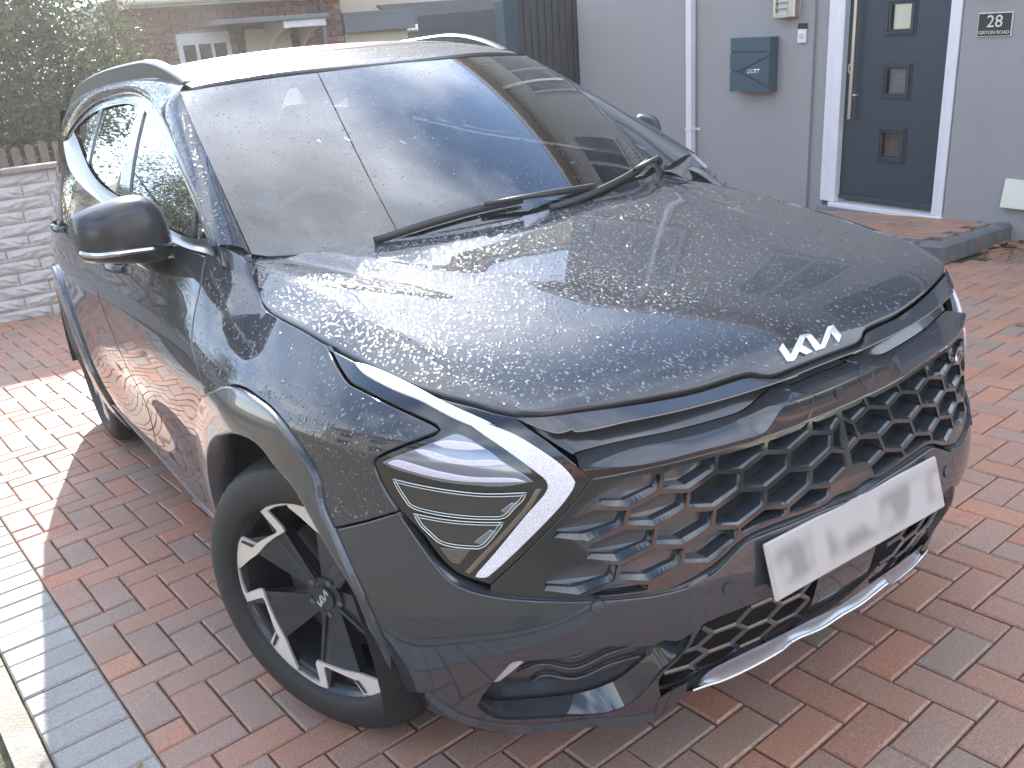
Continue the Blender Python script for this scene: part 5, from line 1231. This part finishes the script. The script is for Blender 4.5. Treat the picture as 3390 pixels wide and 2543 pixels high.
# slab built round the panes
zs = [.165]+[q for w_ in sorted(wins, key=lambda w_: w_[2]) for q in (w_[2], w_[3])]+[2.075]
b.box(.03, .075, .106, .42, .165, 2.075); b.box(.03, .075, .584, .933, .165, 2.075)
for i in range(0, len(zs), 2): b.box(.03, .075, .42, .584, zs[i], zs[i+1])
b.build('door_leaf', M['dark_door'], door)
b = MB(); b.box(.012, .032, .108, .930, .168, .20, .004); b.build('drip_bar', M['dark_door'], door)
for i, (y0, y1, z0, z1) in enumerate(wins):
    b = MB()
    for e, x0, x1 in ((.040, .022, .03), (.026, .012, .03), (.010, .018, .03)):
        y00, y11, z00, z11 = y0-e, y1+e, z0-e, z1+e; t = .014
        b.box(x0, x1, y00, y11, z00, z00+t, .002); b.box(x0, x1, y00, y11, z11-t, z11, .002); b.box(x0, x1, y00, y00+t, z00+t, z11-t, .002); b.box(x0, x1, y11-t, y11, z00+t, z11-t, .002)
    wf = b.build('window_surround', M['dark_door'], door)
    b = MB(); b.box(.040, .046, y0-.003, y1+.003, z0-.003, z1+.003); b.build('pane', M['glass_house'], wf)
    b = MB(); b.box(.066, .070, y0-.003, y1+.003, z0-.003, z1+.003); b.build('frosted_backing', mat('frosted_pane', (.50,.50,.42) if i != 2 else (.20,.20,.18), .5, vary=(18, (.42,.42,.36) if i != 2 else (.10,.10,.10), .2)), wf)
    if i == 2:
        for q in (.03, .055, .078):
            b = MB(); cy_, cz2 = (y0+y1)/2, (z0+z1)/2; P = [(.038, cy_-q, cz2-q), (.038, cy_+q, cz2-q), (.038, cy_+q, cz2+q), (.038, cy_-q, cz2+q)]; b.tube(P, .0022, 4, closed=True, up=(1,0,0)); b.build('lead_strip', M['disc'], wf)
b = MB(); b.cyl((-.028, .843, .788), (-.028, .843, 1.95), .0145, 16); hb = b.build('bar_handle', M['steel'], door, angle=40)
for z in (.96, 1.80):
    b = MB(); b.cyl((-.028, .843, z), (.03, .80, z), .008, 10); b.build('handle_stud', M['steel'], hb, smooth=True)
b = MB(); P = [(.018, .897+.017*math.cos(a), 1.15+.036*math.sin(a)) for a in np.linspace(0, 2*math.pi, 21)[:-1]]; b.prism(P, (.012, 0, 0)); lk = b.build('lock_plate', M['steel'], door)
b = MB(); b.box(.0165, .018, .891, .903, 1.135, 1.168); b.build('keyhole', M['black'], lk)
# things on the wall
bx_ = hs('post_box', 'slate blue square post box with angled slots on the grey wall left of the door', 'post box', (0, 1.775, 1.19))
b = MB(); b.box(-.100, -.001, -.205, .210, -.213, .210, .004); b.build('body', M['box'], bx_)
b = MB(); b.box(-.112, -.1005, -.207, .212, .105, .212, .003); b.build('lid', M['box'], bx_)
# front plates: three pieces separated by slots meeting at a point left of centre
yc_, zc_ = .105, -.055
for P in ([(-.112, .212, .092), (-.112, -.207, .092), (-.112, -.207, .078), (-.112, yc_-.004, zc_+.012), (-.112, .212, zc_+.012)][::1], [(-.112, .212, zc_-.002), (-.112, yc_, zc_-.002), (-.112, -.200, -.182), (-.112, -.200, -.213), (-.112, .212, -.213)], [(-.112, yc_-.022, zc_+.002), (-.112, -.207, .058), (-.112, -.207, -.160)]):
    b = MB(); b.prism(P, (.0112, 0, 0)); b.build('front_plate', M['box'], bx_)
def text(s, size, name, m, parent, loc, ext=.001, rot=(math.pi/2, 0, -math.pi/2), sx=1.0, font=None):
    cu = bpy.data.curves.new('t', 'FONT'); cu.body = s; cu.size = size; cu.extrude = ext; cu.align_x = 'CENTER'; cu.align_y = 'CENTER'; cu.resolution_u = 3
    o = bpy.data.objects.new('t', cu); COL.objects.link(o); bpy.context.view_layer.update(); me = bpy.data.meshes.new_from_object(o); bpy.data.objects.remove(o)
    me.materials.append(m); q = link(bpy.data.objects.new(name, me), parent); q.location = loc; q.rotation_euler = rot; q.scale = (sx, 1, 1); return q
# "post" drawn with square strokes
def stroke(P, r=.0036): b.tube([(-.1135, y, z) for y, z in P], r, 4, up=(1, 0, 0))
b = MB(); yb, zb = .012, -.060; w_, h_ = .023, .024
def ch(k): return yb-k*.034
stroke([(ch(0), zb-.014), (ch(0), zb+h_), (ch(0)-w_, zb+h_), (ch(0)-w_, zb), (ch(0)-.003, zb)])
stroke([(ch(1), zb), (ch(1), zb+h_), (ch(1)-w_, zb+h_), (ch(1)-w_, zb), (ch(1), zb)])
stroke([(ch(2)-w_, zb+h_), (ch(2), zb+h_), (ch(2), zb+h_*.55), (ch(2)-w_, zb+h_*.45), (ch(2)-w_, zb), (ch(2), zb)])
stroke([(ch(3)+.003, zb+h_), (ch(3)-w_-.003, zb+h_)]); stroke([(ch(3)-w_*.45, zb+h_), (ch(3)-w_*.45, zb)])
b.build('post_lettering', M['badge'], bx_)
db_ = hs('doorbell', 'white and black video doorbell between the post box and the door', 'doorbell', (0, 1.329, 1.415))
b = MB(); b.box(-.024, -.001, -.040, .040, -.072, .030, .004); b.build('body', M['white'], db_)
b = MB(); b.box(-.0245, -.001, -.040, .040, .031, .074, .004); b.build('camera_panel', M['gloss'], db_)
b = MB(); P = [(-.0255, .014*math.cos(a), -.022+.014*math.sin(a)) for a in np.linspace(0, 2*math.pi, 21)[:-1]]; b.tube(P, .0022, 5, closed=True, up=(1,0,0)); b.build('button_ring', M['disc'], db_)
wlp = hs('wall_light', 'stainless steel louvred wall light above the doorbell, cut by the top edge', 'wall light', (0, 1.475, 1.535))
b = MB(); b.box(-.006, -.001, -.108, .108, .0, .34, .003); b.build('back_plate', M['steel'], wlp)
b = MB(); b.box(-.075, -.007, -.108, -.04, .0, .34, .008); b.box(-.075, -.007, .085, .108, .0, .34, .008); b.box(-.075, -.007, -.04, .085, .0, .035, .004); b.build('casing', M['steel'], wlp)
b = MB(); b.box(-.045, -.010, -.039, .084, .036, .33, .002); b.build('diffuser', M['white'], wlp)
for k in range(6):
    b = MB(); b.box(-.072, -.046, -.039, .084, .07+.045*k, .078+.045*k, .001); b.build('louvre', M['steel'], wlp)
nb = hs('house_number_sign', 'black house number plaque reading 28 Girton Road right of the door', 'sign', (-.03, -.225, 1.424))
b = MB(); b.box(-.012, -.001, -.114, .114, -.073, .073, .002); b.build('border', M['white'], nb)
b = MB(); b.box(-.0135, -.0121, -.109, .109, -.068, .068); b.build('face', M['black_pl'], nb)
text('28', .105, 'number', M['cream'], nb, (-.0145, 0, .017), sx=1.05); text('GIRTON ROAD', .030, 'lettering', M['cream'], nb, (-.0145, 0, -.048), sx=1.0)
vt = hs('wall_vent', 'cream boxed vent cover low on the wall right of the door', 'vent', (-.03, -.53, .365))
b = MB(); b.prism([(-.045, .105, -.09), (-.045, -.105, -.09), (-.012, -.105, .09), (-.012, .105, .09)], (.044, 0, 0) if False else (.011, 0, 0)); b.prism([(-.034, .105, -.09), (-.034, .100, -.09), (-.001, .100, .09), (-.001, .105, .09)], (.033, 0, 0)); b.build('cover', M['cream'], vt)
b = MB(); b.box(-.045, -.001, -.105, .105, -.095, -.088); b.build('base', M['cream'], vt)
# downpipe
dp = hs('downpipe', 'white square downpipe running down the grey wall left of the post box', 'downpipe', (0, 2.52, 0))
b = MB(); b.box(-.075, -.012, -.033, .033, -.3, 5.45, .004); b.build('pipe', M['white'], dp)
for z in (.62, 2.4, 4.2):
    b = MB(); b.box(-.079, -.001, -.038, .038, z, z+.022, .002); b.box(-.012, -.001, -.085, -.038, z, z+.022, .002); b.build('bracket', M['white'], dp)
bdp = hs('burglar_light', 'black lamp base above the number plaque at the top edge', 'wall light', (-.03, -.19, 1.62))
b = MB(); b.box(-.05, -.001, -.06, .06, 0, .1, .01); b.build('base', M['black_pl'], bdp); b = MB(); b.cyl((-.08, 0, .02), (-.08, 0, .2), .05, 18); b.build('lamp_body', M['black_pl'], bdp, angle=30)
# step in front of the door
st_ = thing('door_step', 'low red block step with a grey kerb edge in front of the door', 'step')
b = MB(); b.box(4.10, 4.795, 2.46, 3.9, -.012, .118); b.build('step_core', M['joint'], st_)
for k in range(8):
    b = MB(); y0 = 2.34+.2*k
    b.box(3.98, 4.095, y0, y0+.196, -.012, .135, .022); b.build('kerb_block', M['step_kerb'], st_)
for k in range(4):
    b = MB(); x0 = 4.10+.175*k; b.box(x0, x0+.171, 2.34, 2.455, -.012, .135, .022); b.build('kerb_block', M['step_kerb'], st_)
for i in range(7):
    for j in range(7):
        b = MB(); x0, y0 = 4.10+.1*i, 2.46+.2*j; b.box(x0, x0+.096, y0-(.1 if i % 2 else 0)+.1, y0-(.1 if i % 2 else 0)+.296, .10, .135+RNG.normal(0, .001), .004)
        if y0 < 3.7: b.build('step_block', M['pave_red'], st_)
# ---------- beyond the drive ----------
# dark board fence between the house corner and the neighbour
fn_ = thing('board_fence', 'tall dark grey vertical board fence between the grey house and the car roof', 'fence')
Mf = Matrix.Translation((0, 7.2, 0))@Matrix.Rotation(TILT, 4, 'X'); fn_.matrix_world = Mf
b = MB(); b.box(4.165, 5.6, .05, .10, -.4, 2.12); b.build('backing', M['fence_dark'], fn_)
x = 4.17; k = 0
while x < 5.5:
    b = MB(); b.box(x, x+.070, .0, .03, -.4, 2.13, .006); b.build('board', M['fence_dark'], fn_); b = MB(); b.box(x+.073, x+.086, .022, .05, -.4, 2.13); b.build('groove_strip', M['fence_dark'], fn_); x += .089
b = MB(); b.box(3.985, 4.16, -.03, .12, -.4, 2.125, .008); b.build('post', M['box'], fn_)
b = MB(); b.box(4.03, 4.12, .0, 1.8, -.4, 2.05); b.build('return_panel', M['fence_dark'], fn_)
# split-face block wall at the end of the drive
wl_ = thing('block_wall', 'low pale grey split face block wall at the far end of the driveway', 'wall')
ang = math.radians(-9.0)
wl_.location = (-.983, 7.262, 0); wl_.rotation_euler = (0, 0, math.atan2(-.147, .442)*.35)
blocks = []
SP = []
for v_ in range(4):
    n1, n2 = 9, 5; G = []
    base = RNG.normal(0, 1, (n2, n1))
    for a in range(n2):
        row = []
        for c_ in range(n1):
            e = min(c_, n1-1-c_, 1)*min(a, n2-1-a, 1)
            row.append((c_/(n1-1)-.5, -(.007+.010*abs(base[a, c_]))*e, a/(n2-1)-.5))
        G.append(row)
    SP.append(G)
bmesh_cache = []
for G in SP:
    V = [p for r in G for p in r]; n1 = len(G[0]); F = [(i*n1+j, i*n1+j+1, (i+1)*n1+j+1, (i+1)*n1+j) for i in range(len(G)-1) for j in range(n1-1)]
    V2 = [(p[0]*.39, p[1], p[2]*.092) for p in V]; nb_ = len(V2)
    V2 += [(-.195, .2, -.046), (.195, .2, -.046), (.195, .2, .046), (-.195, .2, .046)]
    F += [tuple(range(0, n1))[::-1]+(nb_, nb_+1), tuple(range((len(G)-1)*n1, len(G)*n1))+(nb_+2, nb_+3), (nb_, nb_+3)+tuple(i*n1 for i in range(len(G)-1, -1, -1)), (nb_+2, nb_+1)+tuple(i*n1+n1-1 for i in range(len(G)))]
    me = bpy.data.meshes.new('stone_block'); me.from_pydata(V2, [], F); me.materials.append(M['stone']); bmesh_cache.append(me)
for r in range(12):
    for c_ in range(-8, 12):
        x = c_*.395+(.1975 if r % 2 else 0)-.2+.03*math.sin(r*7)
        if x > 3.6 or x < -3.2: continue
        o = bpy.data.objects.new('stone_block', bmesh_cache[(r*5+c_*3) % 4]); link(o, wl_); o.location = (x, 0, -.02+.0955*(r+.5)+.0); o.scale = (-1 if (r+c_) % 2 else 1, 1, 1)
b = MB(); b.box(-3.3, 3.8, .03, .22, -.3, 1.12); b.build('wall_core', M['mortar'], wl_)
x = -3.3
while x < 3.7: b = MB(); b.box(x, x+.596, -.045, .26, 1.125, 1.165, .006); b.build('coping_stone', M['white'] if False else M['kerb'], wl_); x += .6
# picket fence behind the wall
pk = thing('picket_fence', 'weathered brown round top picket fence behind the block wall on the left', 'fence'); pk.location = (0, 8.5, 0)
for k in range(-26, 22):
    x = .115*k-.3; h = 1.30+.012*math.sin(k*1.7); P = [(x-.037, 0, .2), (x+.037, 0, .2), (x+.037, 0, h-.03)]+[(x+.037*math.cos(a), 0, h-.03+.034*math.sin(a)) for a in np.linspace(.3, math.pi-.3, 5)]+[(x-.037, 0, h-.03)]
    b = MB(); b.prism(P, (0, .018, 0)); b.build('picket', M['picket'], pk)
for z in (.5, 1.0):
    b = MB(); b.box(-3.4, 2.3, .02, .06, z, z+.07); b.build('rail', M['picket'], pk)
# trees
def tree(name, label, x, y, h, r, zc, n, seed, group=None, kz=1.0):
    rnd = np.random.default_rng(seed); t = thing(name, label, 'tree', (x, y, 0), group=group)
    b = MB(); b.tube([(0,0,-.1),(.05,0,h*.25),(-.04,.05,h*.5),(0,0,h*.85)], [r*.08,r*.06,r*.045,r*.012], 10)
    b.build('trunk', M['bark'], t, smooth=True)
    for k in range(9):
        a = rnd.uniform(0, 6.28); z0 = h*(.22+.06*k); q = rnd.uniform(.5, .9)*r; b = MB(); b.tube([(0,0,z0), (math.cos(a)*q*.5, math.sin(a)*q*.5, z0+.25*q), (math.cos(a)*q, math.sin(a)*q, z0+.6*q)], [r*.03, r*.02, r*.006], 6); b.build('limb', M['bark'], t, smooth=True)
    # leaf clumps: many small leaves round clump centres spread through the crown
    nc = 150; C_ = rnd.normal(0, 1, (nc, 3)); C_ /= np.linalg.norm(C_, axis=1)[:, None]; C_ *= rnd.uniform(.25, 1, (nc, 1))**.5; C_ *= np.array([r, r, r*kz])*(1+.18*rnd.normal(0, 1, (nc, 1))); C_[:, 2] += zc
    cs = rnd.uniform(.14, .30, nc)*r
    k = rnd.integers(0, nc, n); P = C_[k]+rnd.normal(0, 1, (n, 3))*cs[k][:, None]*.55
    P = P[P[:, 2] > .25]; n = len(P)
    u = rnd.normal(0, 1, (n, 3)); u /= np.linalg.norm(u, axis=1)[:, None]; w = np.cross(u, rnd.normal(0, 1, (n, 3))); w /= np.linalg.norm(w, axis=1)[:, None]; s = rnd.uniform(.018, .042, (n, 1))*(r/1.8)**.5
    V = np.stack([P-u*s, P+w*s*.55, P+u*s, P-w*s*.55], 1).reshape(-1, 3)
    me = bpy.data.meshes.new('crown'); me.vertices.add(len(V)); me.vertices.foreach_set('co', V.ravel()); me.loops.add(4*n); me.loops.foreach_set('vertex_index', np.arange(4*n, dtype=np.int32)); me.polygons.add(n); me.polygons.foreach_set('loop_start', np.arange(n, dtype=np.int32)*4); me.update(calc_edges=True); me.materials.append(M['leaf']); link(bpy.data.objects.new('crown', me), t)
    return t
tree('evergreen_tree', 'dense dark green tree at the top left behind the picket fence', -.35, 10.8, 3.4, 1.55, 1.85, 60000, 3, kz=.92)
tree('evergreen_tree', 'dark green bush leaning against the brick neighbour house, right of the big tree', 1.05, 11.6, 2.6, .7, 1.45, 18000, 4, kz=1.25)
tree('evergreen_tree', 'tall loose conifer left of the drive, seen only as a reflection in the side windows', -4.3, 11.8, 5.0, 1.35, 2.7, 30000, 5, kz=1.3)
# brick neighbour with a porch
nh_ = thing('brick_house', 'red brick neighbour house with a flat white porch canopy behind the car roof', 'house', (0, 13, 0))
nh_.rotation_euler = (TILT, 0, 0)
dz = 0
b = MB(); b.box(1.5, 4.92, .02, 3.0, -1, 2.9); b.build('wall_core', M['mortar'], nh_)
bk = []
z = 1.5; r = 0
while z < 2.95:
    x = 1.55-(.1125 if r % 2 else 0)
    while x < 4.80:
        if not (2.36 < x+.1 < 3.12 and z < 2.43): bk.append((x, z))
        x += .225
    z += .075; r += 1
bm_ = MB(); bm_.box(0, .215, -.0, .03, 0, .065, .003); me = bpy.data.meshes.new('brick'); me.from_pydata(bm_.v, [], bm_.f); me.materials.append(M['brick_red'])
bk.sort(key=lambda q: (-(q[0] > 2.2), -q[1]))
for x, z in bk[:300]: o = bpy.data.objects.new('brick', me); link(o, nh_); o.location = (x, -.012, z)
if len(bk) > 300:
    b = MB()
    for x, z in bk[300:]: b.box(x, x+.215, -.012, .018, z, z+.065)
    o = b.build('bricks', M['brick_red'], nh_); o['kind'] = 'stuff'
b = MB(); b.box(1.7, 5.2, -.35, .0, 2.78, 2.92); b.build('fascia', M['cream'], nh_)
b = MB(); b.prism([(1.7, -.42, 2.90), (5.2, -.42, 2.90), (5.2, 1.9, 3.7), (1.7, 1.9, 3.7)], (0, 0, .08)); b.build('roof', M['roofred'], nh_)
b = MB(); b.tube([(1.7, -.42, 2.86), (5.2, -.42, 2.86)], .05, 10); b.build('gutter', M['cream'], nh_, smooth=True)
b = MB(); b.box(2.37, 3.12, -.05, .06, 1.2, 2.43); wd = b.build('window', M['white'], nh_)
for x0 in (2.44, 2.66, 2.88):
    b = MB(); b.box(x0, x0+.17, -.056, -.051, 1.3, 2.28); b.build('pane', M['gloss'], wd)
b = MB(); b.box(2.72, 4.30, -.95, .0, 2.50, 2.56, .006); b.build('porch_canopy', M['fascia'], nh_)
b = MB(); b.box(3.62, 4.25, -.92, -.88, 2.40, 2.495, .004); b.build('canopy_board', M['white'], nh_)
for x0 in (3.66, 4.18):
    b = MB(); P = [(x0, -.88, 2.495), (x0, -.88, 2.42), (x0, -.65, 2.37), (x0, -.35, 2.30), (x0, -.1, 2.16), (x0, -.02, 2.05), (x0, -.02, 2.495)]; b.prism(P, (.05, 0, 0)); b.build('porch_bracket', M['white'], nh_)
b = MB(); b.box(3.35, 4.05, -.03, .0, .9, 2.42, .004); b.build('porch_door', M['cream'], nh_)
b = MB(); b.tube([(4.57, -.06, -.2), (4.57, -.06, 2.8)], .035, 10); b.build('rain_pipe', M['fascia'], nh_, smooth=True)
# low cream extension with a tiled lean-to roof, and the tall cream house behind it
ex = thing('cream_extension', 'low cream extension with dark tiled lean-to roof, between brick house and board fence', 'building', (0, 13, 0)); ex.rotation_euler = (TILT, 0, 0)
b = MB(); b.box(4.93, 6.02, .0, .9, -1, 2.44); b.box(6.02, 8.6, .55, 1.2, -1, 2.20); b.build('wall', M['creamwall'], ex)
b = MB(); b.box(4.90, 6.12, -.10, -.002, 2.27, 2.50, .004); b.box(4.90, 6.12, -.10, 1.1, 2.50, 2.56, .004); b.build('flat_roof_fascia', M['fascia'], ex)
for k in range(3):
    b = MB(); b.prism([(6.13, .35+.28*k, 2.30+.11*k), (8.7, .35+.28*k, 2.30+.11*k), (8.7, .66+.28*k, 2.42+.11*k), (6.13, .66+.28*k, 2.42+.11*k)], (0, 0, .03)); b.build('tile_course', M['slate'], ex)
b = MB()
for k in range(32): x0 = 6.13+.08*k; b.prism([(x0, .26, 2.23), (x0+.04, .24, 2.23), (x0+.08, .26, 2.23), (x0+.08, .36, 2.32), (x0, .36, 2.32)], (0, 0, .012))
b.build('lead_flashing', M['white'], ex)
b = MB(); b.box(6.1, 8.7, .30, .54, 2.05, 2.20, .004); b.build('beam', M['fascia'], ex)
ch_ = thing('cream_house', 'tall cream rendered house rising behind the lean-to roof at the top edge', 'house', (0, 14.6, 0)); ch_.rotation_euler = (TILT, 0, 0)
b = MB(); b.box(5.2, 13, 0, 6, -1.2, 8.8); b.build('wall', M['creamwall'], ch_)
b = MB(); b.box(5.2, 13.2, -.2, -.01, 8.65, 8.85); b.build('fascia', M['white'], ch_)
b = MB(); b.prism([(5.2, -.3, 8.85), (13.2, -.3, 8.85), (13.2, 3.2, 9.6), (5.2, 3.2, 9.6)], (0, 0, .1)); b.prism([(5.2, 6.5, 8.85), (13.2, 6.5, 8.85), (13.2, 3.2, 9.6), (5.2, 3.2, 9.6)], (0, 0, .1)); b.build('roof', M['slate'], ch_)
ov = MB(); A_, C_ = Vector((1.794, 5.223, 7.159)), Vector((.65, 1.21, 7.33)); D_v = (A_-C_)
ov.tube([C_-D_v*2.6+D_v*5.6*t+Vector((0, 0, -.35*4*t*(1-t)+.31)) for t in np.linspace(0, 1, 24)], .011, 6); o = ov.build('overhead_cable', M['black_pl'], smooth=True); tag(o, 'thin black overhead cable seen only as a dark line reflected in the windscreen', 'cable')
# ---------- behind the camera: seen only as reflections ----------
def simple_house(name, label, x0, x1, y0, y1, h, wallm, roofm, side):
    t = thing(name, label, 'house'); b = MB(); b.box(x0, x1, y0, y1, -.1, h); b.build('wall', M[wallm], t)
    ym = (y0+y1)/2; b = MB(); b.prism([(x0-.3, y0-.4, h), (x0-.3, ym, h+2.0), (x0-.3, y1+.4, h)], (x1-x0+.6, 0, 0)); b.build('roof', M[roofm], t)
    n = int((x1-x0)/2.6)
    for k in range(n):
        for z in (.9, 3.2):
            xx = x0+.8+k*2.6; b = MB(); yf = y1 if side > 0 else y0; s_ = .03*side
            b.box(xx, xx+1.3, yf, yf+s_, z, z+1.2); w_ = b.build('window', M['white'], t); b = MB(); b.box(xx+.07, xx+1.23, yf+s_, yf+s_*1.3, z+.07, z+1.13); b.build('pane', M['gloss'], w_)
    return t
simple_house('terrace_house', 'brick terraced house across the road behind the camera', -14, -2, -24, -17, 5.2, 'brick_red', 'slate', 1)
simple_house('terrace_house', 'cream terraced house across the road behind the camera', 0, 12, -24, -17, 5.2, 'creamwall', 'roofred', 1)
simple_house('far_house', 'pale distant house seen only as a reflection in the side windows', -17, -6, 28, 34, 3.2, 'creamwall', 'slate', -1)
b = MB(); tl = thing('side_house', 'cream rendered house beyond the left side of the driveway', 'house'); b.box(-19, -12, -2, 8, -.1, 5.0); b.build('wall', M['creamwall'], tl)
b = MB(); b.prism([(-19.3, -2.4, 5.0), (-15.5, -2.4, 7.0), (-11.7, -2.4, 5.0)], (0, 10.8, 0)); b.build('roof', M['roofred'], tl)
for y0 in (-1, 2, 5):
    for z in (.9, 3.1):
        b = MB(); b.box(-12.0, -11.96, y0, y0+1.5, z, z+1.2); w_ = b.build('window', M['white'], tl); b = MB(); b.box(-11.96, -11.955, y0+.07, y0+1.43, z+.07, z+1.13); b.build('pane', M['gloss'], w_)
HAZE_D, HAZE_G = .0032, .60
# ---------- thin haze volume added to stand in for lens veiling glare ----------
hz = bpy.data.materials.new('glare_veil'); hz.use_nodes = True; hn = hz.node_tree; hn.nodes.clear()
pv = N(hn, 'ShaderNodeVolumePrincipled'); pv.inputs['Color'].default_value = (.97, .97, .98, 1); pv.inputs['Density'].default_value = HAZE_D; pv.inputs['Anisotropy'].default_value = HAZE_G
ho = N(hn, 'ShaderNodeOutputMaterial'); hn.links.new(pv.outputs[0], ho.inputs['Volume'])
b = MB(); b.box(-43, 43, -43, 43, -1.6, 12.5); o = b.build('veil_haze', hz); o['kind'] = 'stuff'
SC.cycles.volume_bounces = 0
